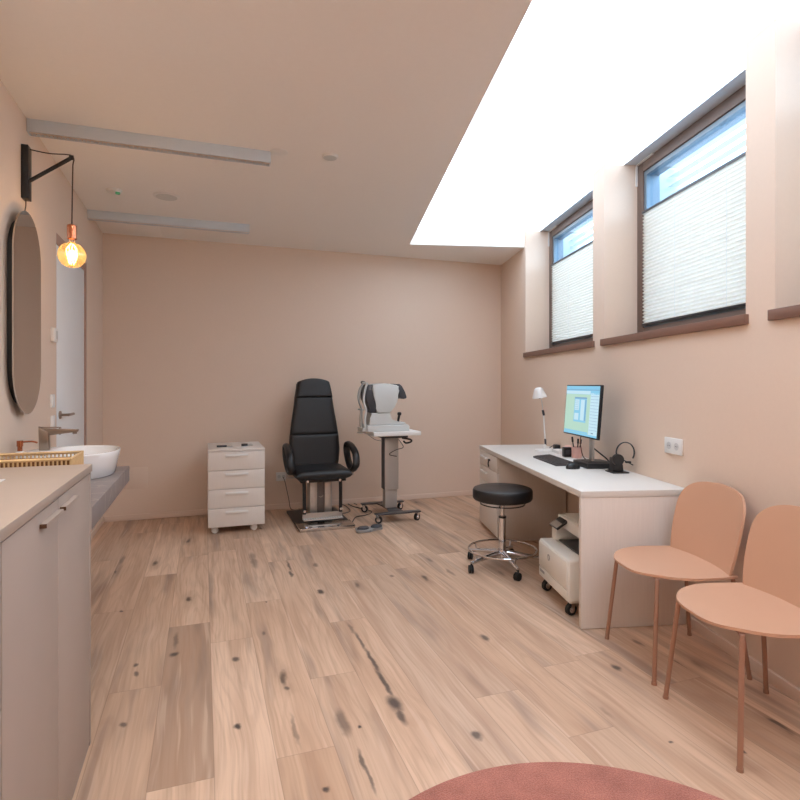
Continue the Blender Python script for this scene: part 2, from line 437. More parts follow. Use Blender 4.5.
# ceiling: a slab with the long light opening beside the windows
op = [B(UR+.1, 5.62), B(.645, 5.62), B(.735, -2.2), B(UR+.1, -2.2)]
cpts = [LR+Vector((-.1, -.1, 0)), LB+Vector((-.1, .1, 0)), RBc+Vector((.1, .15, 0)), op[0], op[1], op[2], op[3], RR+Vector((.1, -.1, 0))]
struct(prism_world(cpts, CEIL, 2.88).build('ceiling', ceilm))
m = M(); m.box(.56, -2.3, 2.881, 1.995, 5.72, 2.90, mat=MB_)
tag(m.build('luminous_ceiling_panel', lightm), 'long glowing white light panel recessed in the ceiling above the windows', 'ceiling light')
# left wall with the door recess
DV0, DV1, DH = 4.605-.0, 5.545, 2.275
def vA(Y): return A(UL, 0) and (Y-UL*math.sin(TA))/math.cos(TA)
DV0, DV1 = vA(3.575), vA(4.485)
vr0 = vA(REAR)-.2
m = M()
m.box(UL-.2, vr0, 0, UL, DV0, WT, mat=MA); m.box(UL-.2, DV1, 0, UL, VB+.2, WT, mat=MA)
m.box(UL-.2, DV0, DH, UL, DV1, WT, mat=MA); m.box(UL-.2, DV0, 0, UL-.12, DV1, DH, mat=MA)
struct(m.build('wall_left', wallm))
m = M(); m.box(UL-.2, VB, 0, 4.2, VB+.2, WT, mat=MA); struct(m.build('wall_back', wallm))
m = M(); m.box(LR.x-.3, REAR-.2, 0, RR.x+.4, REAR, WT); struct(m.build('wall_rear', wallm))
# right wall with window niches
niches = [(4.015, 5.585), (2.411, 3.835), (.66, 2.232)]
m = M()
SB, ST = 1.575, 1.622
m.box(UR, -2.8, 0, UR+.32, 6.9, SB, mat=MB_)
m.box(UR, niches[0][1], SB, UR+.32, 6.9, 2.88, mat=MB_)
m.box(UR, niches[1][1], SB, UR+.32, niches[0][0], 2.88, mat=MB_)
m.box(UR, niches[2][1], SB, UR+.32, niches[1][0], 2.88, mat=MB_)
m.box(UR, -2.8, SB, UR+.32, niches[2][0], 2.88, mat=MB_)
struct(m.build('wall_right', wallm))
m = M(); m.box(UR+.15, -2.8, 2.8805, UR+.32, 6.9, 3.0, mat=MB_); struct(m.build('trim_1', beamm))
# windows
def pleat(u, v0, v1, z0, z1):
    mm = M(); n = int((z1-z0)/.024)*2
    mm.sheet(lambda a, b: (u+(.008 if round(b*n) % 2 else -.008), v0+(v1-v0)*a, z0+(z1-z0)*b), 1, n, .0015)
    return mm
for i, (v0, v1) in enumerate(niches):
    w = thing('window_%d' % (i+1), '', ''); del w['label']; del w['category']; w.rotation_euler = (0, 0, TB); struct(w)
    u0, u1 = UR+.25, UR+.31
    zt, zb = 2.88, ST
    f = .075
    m = M()
    m.box(u0, v0, zb, u1, v0+f, zt, .003); m.box(u0, v1-f, zb, u1, v1, zt, .003)
    m.box(u0, v0+f, zb, u1, v1-f, zb+f, .003); m.box(u0, v0+f, zt-f, u1, v1-f, zt, .003)
    m.build('window_frame', winm, w)
    m = M(); g = .03; a0, a1, b0, b1 = v0+f, v1-f, zb+f, zt-f
    m.box(u0+.012, a0, b0, u1+.05, a0+g, b1); m.box(u0+.012, a1-g, b0, u1+.05, a1, b1)
    m.box(u0+.012, a0+g, b1-g, u1+.05, a1-g, b1); m.box(u0+.012, a0+g, b0, u1+.05, a1-g, b0+g)
    m.build('sash', gask, w, 'blue grey inner sash')
    m = M(); m.box(u0+.035, a0+g-.005, b0+g-.005, u0+.041, a1-g+.005, b1-g+.005); m.build('pane', paneg, w)
    # outer reveal
    m = M(); m.box(u1+.05, v0-.1, zb-.05, u1+.30, v0+.06, zt+.05); m.box(u1+.05, v1-.06, zb-.05, u1+.30, v1+.1, zt+.05)
    m.box(u1+.05, v0+.06, zb-.05, u1+.30, v1-.06, zb+.04)
    m.build('outer_reveal', offw, w)
    m = M(); m.box(UR-.022, v0-.02 if i else v0-.03, SB, u0+.001, v1+.02, ST, .003)
    sl = m.build('window_sill', sillm, w)
    m = M(); m.box(UR+.236, v1-.010, zt-.155, u0, v1-.001, zt-.01); m.box(UR+.236, v1-.22, zt-.010, u0, v1-.01, zt-.001)
    m.build('mounting_bracket', white, w)
    # outside venetian slats
    m = M(); z = 1.72
    while z < 2.86:
        c_ = Matrix.Translation((u1+.17, 0, z)) @ Matrix.Rotation(R(-8), 4, 'Y')
        m.box(-.04, v0+.07, -.0012, .04, v1-.07, .0012, mat=c_); z += .066
    for vv in (v0+.35, v1-.35): m.cyl((u1+.17, vv, 1.68), (u1+.17, vv, 2.87), .0025, n=6)
    names = ['outside venetian blind seen through the far window', 'outside venetian blind seen through the middle window']
    ob = m.build('venetian_blind', white, None if i < 2 else w)
    if i < 2: tag(ob, names[i], 'blind', 'outside slatted blinds'); ob.rotation_euler = (0, 0, TB)
    if i < 2:
        s = thing('pleated_blind', ['cream pleated blind on the far window above the desk lamp', 'cream pleated blind on the middle window, the larger one in view'][i], 'blind', (0, 0, 0), TB, 'pleated window blinds')
    else: s = w
    up = u0-.002
    zt2 = 2.50
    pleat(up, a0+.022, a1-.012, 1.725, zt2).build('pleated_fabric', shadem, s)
    m = M(); m.box(up-.011, a0+.018, zt2, up+.001, a1-.010, zt2+.016); m.build('top_rail', darkp, s)
    m = M(); m.box(up-.011, a0+.018, 1.709, up+.001, a1-.010, 1.725)
    m.box(up-.016, a0+.03, 1.704, up-.009, a0+.07, 1.72); m.box(up-.016, a1-.08, 1.704, up-.009, a1-.04, 1.72); m.build('bottom_rail', blackp, s)
    m = M()
    for vv in (a0+(a1-a0)*.3, a0+(a1-a0)*.68):
        m = M(); m.cyl((up-.011, vv, 1.725), (up-.011, vv, zt2), .0014, n=6); m.build('cord', white, s)
# baseboards
m = M(); m.box(UL+.02, VB-.014, 0, 3.6, VB, .055, .003, mat=MA); bb = struct(m.build('baseboard_back', basem))
m = M(); m.box(UR-.014, -2.4, 0, UR, 6.40, .055, .003, mat=MB_); struct(m.build('baseboard_right', basem))
m = M(); m.box(UL, DV1, 0, UL+.014, VB-.014, .055, .003, mat=MA); struct(m.build('baseboard_left', basem))
# door
d = thing('door_1', '', ''); del d['label']; del d['category']; d.rotation_euler = (0, 0, TA); struct(d)
m = M(); m.box(UL-.12, DV0, 0, UL-.001, DV0+.008, DH); m.box(UL-.12, DV1-.03, 0, UL+.004, DV1, DH); m.box(UL-.12, DV0+.008, DH-.065, UL-.001, DV1-.03, DH)
m.build('door_frame', mat('door_frame_paint', (176, 142, 126), .5), d)
m = M(); m.box(UL-.05, DV0+.01, .006, UL-.008, DV1-.031, DH-.067, .002); lf = m.build('door_leaf', doorm, d)
zh = 1.3-31.5*3.62/FPX
vh = DV0+.12
m = M(); xx = UL-.008
m.cyl((xx, vh, zh), (xx+.01, vh, zh), .026, n=24); m.cyl((xx, vh, zh), (xx+.055, vh, zh), .009)
m.tube([(xx+.052, vh-.008, zh), (xx+.056, vh+.03, zh), (xx+.056, vh+.135, zh)], .0095, n=10, sub=3)
m.build('door_handle', nickel, lf)
m = M(); m.cyl((xx, vh, zh-.105), (xx+.008, vh, zh-.105), .026, n=24); m.cyl((xx+.008, vh, zh-.105), (xx+.012, vh, zh-.105), .009, n=12); m.build('lock_rosette', nickel, lf)

def on_left(px, Y=None):      # v coordinate of a pixel column on the left wall
    k = (px-400)/FPX
    # x = kY ; -x sin.. : u = kY cos + Y sin = UL
    Y = UL/(k*math.cos(TA)+math.sin(TA)); return -k*Y*math.sin(TA)+Y*math.cos(TA), Y
def on_wall_box(px, py, w, h, t):
    v, Y = on_left(px); z = CAMZ+(384-py)/FPX*Y; return v, z
# thermostat and switches
v, z = on_wall_box(52, 335, 0, 0, 0)
r = thing('thermostat', 'small white thermostat on the left wall beside the door, highest of the three plates', 'thermostat', A(UL, v, z), TA)
m = M(); m.box(0, -.045, -.045, .025, .045, .045, .008); m.build('housing', white, r)
m = M(); m.box(.0245, -.018, -.026, .027, .028, .026, .001); m.build('display', offw, r)
for (px, py, lb) in ((51.5, 401, 'upper white rocker switch plate beside the white door'), (51.8, 422, 'lower white switch plate beside the door, just above the tap')):
    v, z = on_wall_box(px, py, 0, 0, 0)
    r = thing('light_switch', lb, 'switch', A(UL, v, z), TA, 'switch plates by the door')
    m = M(); m.box(0, -.041, -.041, .010, .041, .041, .003); m.build('plate', white, r)
    m = M(); m.box(.009, -.029, -.029, .0135, .029, .029, .002); m.build('rocker', white, r)

# ------------------------------------------------------------------ ceiling fittings
def ceil_pt(px, py, z=CEIL): 
    Y = FPX*(z-CAMZ)/(384-py); return Vector(((px-400)/FPX*Y, Y, z))
lit = emis('lit_diffuser', (250, 244, 240), 92)
for v0, lb in ((3.462, 'long white linear ceiling light near the wall lamp'), (5.112, 'long white linear ceiling light close to the back wall, farthest of the row'),
               (1.812, 'lit linear ceiling light above the tall greige cabinet'), (.162, 'lit linear ceiling light above the camera, nearest of the row')):
    r = thing('linear_ceiling_light', lb, 'ceiling light', A(UL+.002, v0, CEIL), TA, 'linear ceiling lights')
    m = M(); m.box(0, 0, -.07, 1.278, .006, 0, .001); m.box(0, .059, -.07, 1.278, .065, 0, .001); m.box(0, .006, -.012, 1.278, .059, 0)
    m.box(0, .006, -.07, .004, .059, -.012); m.box(1.274, .006, -.07, 1.278, .059, -.012)
    m.build('housing', beamm, r)
    if v0 < 3:
        m = M(); m.box(.006, .008, -.060, 1.272, .057, -.052); m.build('lit_diffuser', lit, r)
        continue
    m = M(); x = .012
    while x < 1.27:
        m.box(x, .006, -.066, x+.0022, .059, -.030); x += .020
    m.box(.004, .031, -.066, 1.274, .034, -.04)
    m.build('louvre', mat('louvre_white', (226, 214, 205), .4), r)
def disc(name, px, py, rad, th, lb, cat, grille=False, led=False):
    r = thing(name, lb, cat, ceil_pt(px, py), 0)
    if led: th = .018
    m = M(); m.lathe([(0, 0), (rad, 0), (rad, -th*.4), (rad*.86, -th), (0, -th)], n=36); m.build('housing', white, r)
    if grille:
        m = M(); m.lathe([(0, -th), (rad*.8, -th), (rad*.8, -th-.002), (0, -th-.003)], n=36); m.build('grille', offw, r)
    if led:
        m = M(); m.lathe([(0, -th), (rad*.3, -th), (rad*.28, -th-.012), (0, -th-.014)], c=(rad*.5, 0, 0), n=20); m.build('indicator', emis('green_led', (120, 230, 150), .2), r)
disc('smoke_detector', 114, 190, .055, .010, 'small round white detector with a green light on the ceiling', 'detector', led=True)
disc('ceiling_speaker', 166.5, 196, .095, .010, 'largest round white grille flush in the ceiling', 'speaker', grille=True)
disc('ceiling_sensor', 330, 156, .052, .012, 'small round white disc on the bare ceiling, rightmost of the ceiling fittings', 'sensor', grille=True)
disc('cover_plate', 279, 152, .055, .004, 'flat pale disc at the right end of the nearer ceiling light', 'cover plate')
m = M(); m.box(UL+.02, 5.20, CEIL-.003, -.37, VB-.06, CEIL, .001, mat=MA); tag(m.build('ceiling_hatch', ceilm), 'flush ceiling hatch between the farther linear light and back wall', 'hatch')
m = M(); m.box(-.627-.125, VB-.007, .30, -.627+.125, VB, .50, .003, mat=MA); tag(m.build('wall_hatch', wallm), 'flush square hatch low on the back wall right of the basin', 'hatch')

# ------------------------------------------------------------------ left side: cabinets
UF = -.383
def cabinet_unit(v0, v1, lb, kind):
    r = thing('cabinet', lb, 'cabinet', A(0, 0, 0), TA, 'greige cabinets under one worktop')
    m = M()
    m.box(UL+.001, v0, 0, UF-.022, v1, .9835, .001)
    if kind == 'door': m.box(UF-.022, v1-.016, 0, UF, v1, .9835, .001)
    m.box(UF-.022, v0, 0, UF-.003, v1-.016 if kind == 'door' else v1, .012)
    m.build('body', greige, r)
    ve = v1-.019 if kind == 'door' else v1-.002
    vs = v0+.002
    def handle(dr, a, b, z):
        mm = M(); mm.prism([(0, 0), (.015, 0), (.015, -.009), (.0115, -.009), (.0115, -.003), (0, -.003)], a, b, axis='y', mat=Matrix.Translation((UF, 0, z)))
        hn = mm.build('handle', greige, dr)
        mm = M(); mm.box(UF, a-.002, z-.010, UF+.0155, a-.0003, z+.0005); mm.build('handle_end', bronze, hn, 'bronze end of the pull')
    if kind == 'door':
        mid = 1.795
        for a, b, h in ((vs, mid-.0015, 'far'), (mid+.0015, ve, 'near')):
            m = M(); m.box(UF-.021, a, .016, UF-.001, b, .978, .001); dr = m.build('door', greige, r)
            if h == 'far': handle(dr, b-.19, b-.01, .950)
            else: handle(dr, a+.015, a+.20, .950)
    else:
        for a, b in ((.016, .642), (.646, .978)):
            m = M(); m.box(UF-.021, vs, a, UF-.001, ve, b, .001); dr = m.build('drawer', greige, r)
            handle(dr, (vs+ve)/2-.1, (vs+ve)/2+.1, b-.016)
    return r
cabinet_unit(1.330, 2.272, 'tall greige two-door cabinet with small bronze pulls beside the basin', 'door')
cabinet_unit(.70, 1.327, 'greige drawer cabinet at the very left edge of the picture', 'drawer')
m = M(); m.box(UL+.001, .69, .984, UF+.004, 2.276, 1.01, .0015, mat=MA)
tag(m.build('worktop', greigetop), 'smooth greige worktop running across the tall cabinets', 'worktop')
Yp = FPX*(CAMZ-1.01)/(481-384)
m = M(); m.box(-.10, -.03, 0, .006, .02, .002, mat=Matrix.Rotation(TA, 4, 'Z'))
tag(put(m.build('paper_card', paper), (-399/FPX*Yp, Yp, 1.0105)), 'white paper card at the left edge of the greige worktop', 'paper')
# stone counter
def stone_mat():
    m, N, L, b = newmat('slate_tile_counter')
    tc = N.new('ShaderNodeTexCoord'); sp = N.new('ShaderNodeSeparateXYZ'); L.new(tc.outputs['Object'], sp.inputs[0])
    n = N.new('ShaderNodeTexNoise'); n.inputs['Scale'].default_value = 7; n.inputs['Detail'].default_value = 6; L.new(tc.outputs['Object'], n.inputs['Vector'])
    mx = N.new('ShaderNodeMix'); mx.data_type = 'RGBA'; mx.inputs[6].default_value = srgb((112, 106, 108)); mx.inputs[7].default_value = srgb((146, 136, 132)); L.new(n.outputs['Fac'], mx.inputs[0])
    f = N.new('ShaderNodeMath'); f.operation = 'PINGPONG'; L.new(sp.outputs[1], f.inputs[0]); f.inputs[1].default_value = .15
    c = N.new('ShaderNodeMath'); c.operation = 'LESS_THAN'; L.new(f.outputs[0], c.inputs[0]); c.inputs[1].default_value = .0032
    n3 = N.new('ShaderNodeTexNoise'); n3.inputs['Scale'].default_value = 3.2; n3.inputs['Detail'].default_value = 3; n3.inputs['Distortion'].default_value = 1.4; L.new(tc.outputs['Object'], n3.inputs['Vector'])
    s1 = N.new('ShaderNodeMath'); s1.operation = 'SUBTRACT'; L.new(n3.outputs['Fac'], s1.inputs[0]); s1.inputs[1].default_value = .5
    s2 = N.new('ShaderNodeMath'); s2.operation = 'ABSOLUTE'; L.new(s1.outputs[0], s2.inputs[0])
    s3 = N.new('ShaderNodeMapRange'); L.new(s2.outputs[0], s3.inputs[0]); s3.inputs[1].default_value = 0; s3.inputs[2].default_value = .012; s3.inputs[3].default_value = .5; s3.inputs[4].default_value = 0
    mm = N.new('ShaderNodeMath'); mm.operation = 'MAXIMUM'; L.new(c.outputs[0], mm.inputs[0]); L.new(s3.outputs[0], mm.inputs[1])
    m2 = N.new('ShaderNodeMix'); m2.data_type = 'RGBA'; L.new(mm.outputs[0], m2.inputs[0]); L.new(mx.outputs[2], m2.inputs[6]); m2.inputs[7].default_value = srgb((172, 158, 150))
    L.new(m2.outputs[2], b.inputs['Base Color']); b.inputs['Roughness'].default_value = .4
    return m
m = M(); m.box(0, 0, -.082, .507, 3.38-2.278, 0, .002)
tag(put(m.build('stone_counter', stone_mat()), A(UL+.001, 2.278, .85), TA), 'dark grey stone-tiled basin counter beside the tall cabinet', 'counter')
# basin
bu, bv = -.595, 3.13
r = thing('wash_basin', 'white oval ceramic vessel basin standing on the grey stone counter', 'basin', A(bu, bv, .85), TA)
def sq(rx0, rx1, ry, n=56, p=2.3):
    out = []
    for k in range(n):
        a = 2*math.pi*k/n; c_, s_ = math.cos(a), math.sin(a)
        x = math.copysign(abs(c_)**(2/p), c_); y = math.copysign(abs(s_)**(2/p), s_)
        out.append((x*(rx1 if x > 0 else rx0), y*ry))
    return out
def loft(m, rings):
    t = bmesh.new(); rs = []
    for (pts, z) in rings:
        rs.append([t.verts.new((x, y, z)) for x, y in pts])
    n = len(rs[0])
    for a, b in zip(rs[:-1], rs[1:]):
        for k in range(n): t.faces.new((a[k], a[(k+1) % n], b[(k+1) % n], b[k]))
    t.faces.new(rs[0][::-1]); t.faces.new(rs[-1])
    m._add(t)
m = M(); H_ = .122
loft(m, [(sq(.20, .168, .205), 0), (sq(.208, .176, .212), .006), (sq(.221, .193, .232), H_*.75), (sq(.225, .198, .238), H_-.004), (sq(.222, .195, .235), H_),
         (sq(.13, .186, .224), H_), (sq(.126, .182, .220), H_-.004), (sq(.10, .15, .185), .05), (sq(.05, .09, .11), .022), (sq(.015, .03, .03), .018)])
bs = m.build('bowl', ceram, r, ang=50)
m = M(); m.cyl((.01, 0, .0185), (.01, 0, .022), .022, n=20); m.build('drain', chrome, r)
# faucet
fa = A(-.738, 3.18, .85+H_+.0005)
r = thing('basin_tap', 'satin grey single-lever tap with a long flat spout over the basin', 'tap', fa, TA)
m = M(); m.prism([(-.022, 0), (.022, 0), (.018, .09), (-.024, .118)], -.02, .02, axis='y', bev=.005); m.build('body', nickel, r)
m = M(); m.prism([(.012, .072), (.145, .088), (.148, .100), (-.02, .108)], -.014, .014, axis='y', bev=.003); m.cyl((.130, 0, .078), (.130, 0, .09), .010, n=16); m.build('spout', nickel, r)
m = M(); m.prism([(-.026, .116), (-.02, .109), (.06, .109), (.062, .114)], -.012, .012, axis='y', bev=.002); m.build('lever', nickel, r)
# soap dispenser
r = thing('soap_dispenser', 'small copper pump dispenser peeking over the rattan basket', 'dispenser', A(-.858, 3.235, .8505), TA)
m = M(); m.lathe([(0, 0), (.022, 0), (.024, .004), (.024, .10), (.018, .112), (.012, .116), (0, .116)], n=28); m.build('bottle', white, r)
m = M(); m.cyl((0, 0, .112), (0, 0, .158), .011, n=16); m.cyl((0, 0, .140), (0, 0, .168), .014, n=16); m.tube([(0, 0, .160), (.05, 0, .162), (.075, 0, .155)], .0045, n=8); m.build('pump', copper, r)
# basket
bz = 1.034-.8505
r = thing('rattan_basket', 'woven rattan basket on the stone counter between cabinet and basin', 'basket', A(-.66, 2.395, .8505), TA)
hw, hd = .21, .108
m = M(); m.box(-hw+.004, -hd+.004, 0, hw-.004, hd-.004, .006); m.build('base', rattan_d, r)
m = M()
for z in (.02, bz*.45, bz-.034, bz-.004):
    for a in (.0,): m.tube([(-hw, -hd, z), (hw, -hd, z), (hw, hd, z), (-hw, hd, z)], .006 if z > bz-.01 else .004, closed=True, sub=1, n=8)
m.build('rim', rattan, r)
m = M(); k = 0
for sgn in (-1, 1):
    x = -hw
    while x < hw:
        m.cyl((x, sgn*hd, 0.004), (x, sgn*hd, bz-.004), .0032, n=6); x += .0135
    y = -hd
    while y < hd:
        m.cyl((sgn*hw, y, 0.004), (sgn*hw, y, bz-.004), .0045, n=6); y += .0105
m.build('weave', rattan, r)
m = M(); m.box(-hw+.004, -hd+.006, .008, hw-.006, -hd+.009, bz-.02); m.box(-hw+.004, hd-.009, .008, hw-.006, hd-.006, bz-.02); m.build('lining', rattan_d, r)

# ------------------------------------------------------------------ mirror and wall lamp
r = thing('wall_mirror', 'tall pill-shaped mirror hanging on the left wall', 'mirror', A(UL, 3.345, 1.145), TA)
def pill(w, h, z0, n=20):
    o = []; rr_ = w/2
    for k in range(n+1):
        a = math.pi*k/n; o.append((rr_*math.cos(a), z0+h-rr_+rr_*math.sin(a)))
    for k in range(n+1):
        a = math.pi+math.pi*k/n; o.append((rr_*math.cos(a), z0+rr_+rr_*math.sin(a)))
    return o
m = M(); m.prism(pill(.477, 1.04, 0), .034, .040, axis='x', bev=.001); m.build('mirror_plate', [mirm], r)
m = M(); m.prism(pill(.38, .94, .05), .0, .0335, axis='x'); m.build('backing_shade', mirback_shade, r)  # dark body behind the plate, its colour painted as the gap's shade
v, Yl = on_left(25.3)
zt_, zb_ = CAMZ+(384-149.5)/FPX*Yl, CAMZ+(384-202)/FPX*Yl
r = thing('wall_lamp', 'black bracket wall lamp with a glowing amber globe bulb above the mirror', 'lamp', A(UL, v-.045, 0), TA)
m = M(); m.box(0, -.032, zb_, .032, .032, zt_, .001); m.build('wall_plate', blackm, r)
pe = (.226, 0, zt_-.030)
m = M(); m.cyl((.024, 0, zb_+.095), pe, .010, n=14); m.cyl((pe[0]-.012, 0, pe[2]), (pe[0]+.008, 0, pe[2]), .013, n=12); m.build('arm', blackm, r)
m = M(); bzc = CAMZ+(384-257)/FPX*(Yl+.075)
m.tube([(.022, 0, zt_-.012), (.12, 0, zt_-.022), (pe[0]-.01, 0, pe[2]+.013), (pe[0]+.009, 0, pe[2]-.01), (pe[0]+.004, 0, pe[2]-.06), (pe[0], 0, bzc+.16)], .0032, n=8)
m.build('cord', mat('brown_cord', (70, 52, 44), .6), r)
m = M(); m.tube([(.014, 0, zb_+.002), (.014, 0, zb_-.03), (.010, 0, zb_-.06)], .003, n=8)
m.build('supply_cord', mat('brown_cord', (70, 52, 44), .6), r)
m = M(); m.lathe([(0, .168), (.006, .168), (.020, .162), (.0235, .158), (.0235, .088), (.018, .082), (0, .082)], c=(pe[0], 0, bzc), n=28); m.build('socket', copper, r)
m = M(); pr = []
for k in range(25):
    a = math.pi*k/24; rr_ = .068*math.sin(a); z = -.068*math.cos(a)
    if k > 20: rr_ = max(rr_, .016)
    pr.append((rr_, z))
pr.append((.016, .082))
m.lathe(pr, c=(pe[0], 0, bzc), n=36); bulb = m.build('bulb', amber, r, 'amber glass globe', ang=80)
m = M()
for k in range(5):
    a = 2*math.pi*k/5
    m.tube([(pe[0]+.006*math.cos(a), .006*math.sin(a), bzc+.06), (pe[0]+.026*math.cos(a+.6), .026*math.sin(a+.6), bzc+.03), (pe[0]+.022*math.cos(a+1.4), .022*math.sin(a+1.4), bzc-.015), (pe[0]+.010*math.cos(a+2.2), .010*math.sin(a+2.2), bzc-.05)], .0020, n=6)
m.build('filament', emis('hot_filament', (255, 190, 100), 30), bulb)
ld = bpy.data.lights.new('lamp_glow', 'POINT'); ld.energy = 2.4; ld.color = (1, .74, .48); ld.shadow_soft_size = .03
lo = bpy.data.objects.new('lamp_glow', ld); C.objects.link(lo); lo.location = A(UL, v-.045, 0)+fr(TA, pe[0], 0)+Vector((0, 0, bzc))

# ------------------------------------------------------------------ casters
def caster(parent, x, y, rad, wm, hm, ang=0.0, top=None, twin=False):
    mt = Matrix.Translation((x, y, 0)) @ Matrix.Rotation(ang, 4, 'Z')
    top = top or rad*2.2
    m = M(); m.cyl((rad*.45, 0, rad), (rad*.45, 0, top-rad*.2), rad*.22, n=10, mat=mt) if False else None
    w = rad*.36
    if twin: m.cyl((-.3*rad, -w*1.6, rad), (-.3*rad, -w*.3, rad), rad, n=24, mat=mt); m.cyl((-.3*rad, w*.3, rad), (-.3*rad, w*1.6, rad), rad, n=24, mat=mt)
    else: m.cyl((-.3*rad, -w, rad), (-.3*rad, w, rad), rad, n=24, mat=mt)
    wh = m.build('caster_wheel', wm, parent)
    m = M()
    if twin: m.box(-.9*rad, -w*.28, rad*.8, .35*rad, w*.28, rad*1.7, rad*.08, mat=mt)
    else:
        for s_ in (-1, 1): m.prism([(-.5*rad, rad*.8), (-.1*rad, rad*.8), (.45*rad, rad*1.9), (.45*rad, rad*2.1), (-.55*rad, rad*2.1)], s_*w*1.15-.0012, s_*w*1.15+.0012, axis='y', mat=mt)
        m.box(-.55*rad, -w*1.2, rad*2.04, .45*rad, w*1.2, rad*2.12, mat=mt)
        m.cyl((-.3*rad, -w*1.5, rad), (-.3*rad, w*1.5, rad), rad*.3, n=12, mat=mt)
    m.cyl((.0, 0, rad*1.5), (.0, 0, top), rad*.2, n=10, mat=mt)
    m.build('caster_fork', hm, wh)
    if hm is chrome:
        m = M(); m.cyl((-.3*rad, -w*1.08, rad), (-.3*rad, w*1.08, rad), rad*.55, n=20, mat=mt); m.build('hub', chrome, wh)

# ------------------------------------------------------------------ drawer pedestal
r = thing('drawer_pedestal', 'whitewashed four-drawer pedestal on white castors left of the black exam chair', 'drawer unit', A(.278, 5.045, 0), TA)
W2 = .2375; H0, H1, D_ = .060, .734, .60
m = M(); m.box(-W2, .019, H0, W2, D_, H1-.019, .001); m.box(-W2, 0, H1-.018, W2, D_+.002, H1, .0015); m.build('body', lam, r)
hh = (H1-.020-H0)/4
for k in range(4):
    z0 = H0+k*hh
    m = M(); m.box(-W2+.001, 0.0, z0+.002, W2-.001, .018, z0+hh-.002, .001); dr = m.build('drawer', lam, r)
    m = M(); zz = z0+hh-.035
    m.box(-.095, -.024, zz-.010, .095, -.017, zz+.012, .003); m.box(-.09, -.018, zz-.008, -.075, 0.0, zz+.008, .002); m.box(.075, -.018, zz-.008, .09, 0.0, zz+.008, .002)
    m.build('handle', white, dr)
for x, y in ((-.19, .06), (.14, .06), (-.19, .53), (.19, .53)): caster(r, x, y, .027, white, white, R(200), top=.0605, twin=True)
# instruments on it
r = thing('retinoscope', 'slim dark-handled instrument lying on the drawer pedestal', 'instrument', A(.22, 5.22,   .7345), TA)
m = M(); m.cyl((-.105, 0, .0095), (-.02, .0, .0095), .009, n=16); m.build('handle', darkp, r)
m = M(); m.cyl((-.0195, 0, .0095), (.03, 0, .0095), .007, n=16); m.build('neck', chrome, r)
r = thing('trial_frame', 'small grey optical instrument lying on the right of the drawer pedestal top', 'instrument', A(.375, 5.25,   .7345), TA+.3)
m = M()
m.cyl((-.02, 0, .0), (-.02, 0, .022), .028, n=24); m.build('lens_ring', darkp, r)
m = M(); m.box(.0085, -.012, 0, .055, .012, .012, .003); m.tube([(.0, .022, .008), (.03, .035, .01), (.06, .03, .008)], .005, n=8); m.build('clip', alu, r)
m = M(); m.box(-.055, -.04, 0, .055, .04, .0015, mat=Matrix.Rotation(.2, 4, 'Z')); tag(put(m.build('wipe_cloth', paper), A(.33, 5.18,   .7345), TA), 'small white slip lying on the drawer pedestal top', 'paper')

# wall outlet behind the chair
r = thing('wall_socket', 'white power outlet low on the back wall behind the exam chair', 'outlet', A(.763, VB, .339), TA)
m = M(); m.box(-.05, -.012, -.045, .05, 0, .045, .003); m.build('plate', white, r)
m = M(); m.cyl((-.02, -.0125, 0), (-.02, -.010, 0), .018, n=20); m.cyl((.025, -.0125, 0), (.025, -.010, 0), .018, n=20); m.build('socket_insert', offw, r)

# ------------------------------------------------------------------ exam chair
r = thing('examination_chair', 'black upholstered examination chair with looped armrests on a steel lift column', 'chair', A(1.045, 4.875, 0), TA)
m = M(); m.box(-.25, .0, 0, .25, .80, .020, .003); bp_ = m.build('base_plate', blackm, r)
m = M(); m.box(-.25, -.008, .0, .25, .0, .030, .001); m.box(-.25, -.004, .0205, .25, .20, .0305, .001); m.build('steel_tread', mat('polished_steel', (205, 200, 196), .16, 1, var=.03), bp_)
m = M(); m.box(-.105, .30, .020, -.035, .46, .40, .004); m.box(.035, .30, .020, .105, .46, .40, .004); cl = m.build('column', steel, r)
m = M(); m.box(-.036, .31, .020, .036, .45, .40, .002); cc = m.build('column_cover', brownalu, r)
m = M(); m.tube([(-.02, .308, .245), (0, .307, .236), (.022, .308, .25)], .0035, n=6); m.build('emblem', chrome, cc)
for s_ in (-1, 1):
    m = M(); m.tube([(s_*.168, .42, .398), (s_*.17, .26, .392), (s_*.17, .225, .36), (s_*.17, .222, .105)], .0165, n=12, sub=5); pb = m.build('support_arm', blackm, r)
    m = M(); m.cyl((s_*.17, .200, .135), (s_*.17, .210, .135), .013, n=14); m.build('bolt', chrome, pb)
    m = M(); m.cyl((s_*.15, .158, .412), (s_*.15, .172, .412), .012, n=14); m.build('bolt', chrome, pb)
m = M(); m.box(-.185, .17, .052, .185, .24, .062, .003)
m.box(-.185, .225, .062, .185, .235, .11)
fp = m.build('footrest', steel, r)
m = M()
for k in range(16): m.box(-.178+k*.023, .175, .062, -.170+k*.023, .222, .0640)
m.build('grip_strip', offw, fp)
m = M(); m.box(-.21, .17, .40, .21, .52, .425, .004); m.build('seat_frame', blackm, r)
# seat cushion
m = M()
seatm = Matrix.Translation((0, .115, 0)) @ Matrix(((1, 0, 0, 0), (0, 0, 1, 0), (0, 1, 0, .468), (0, 0, 0, 1)))
m.pad(lambda t: .272*(1-.05*(1-t)), 0.0, .50, .048, p=7, mat=seatm)
m.build('seat', black, r)
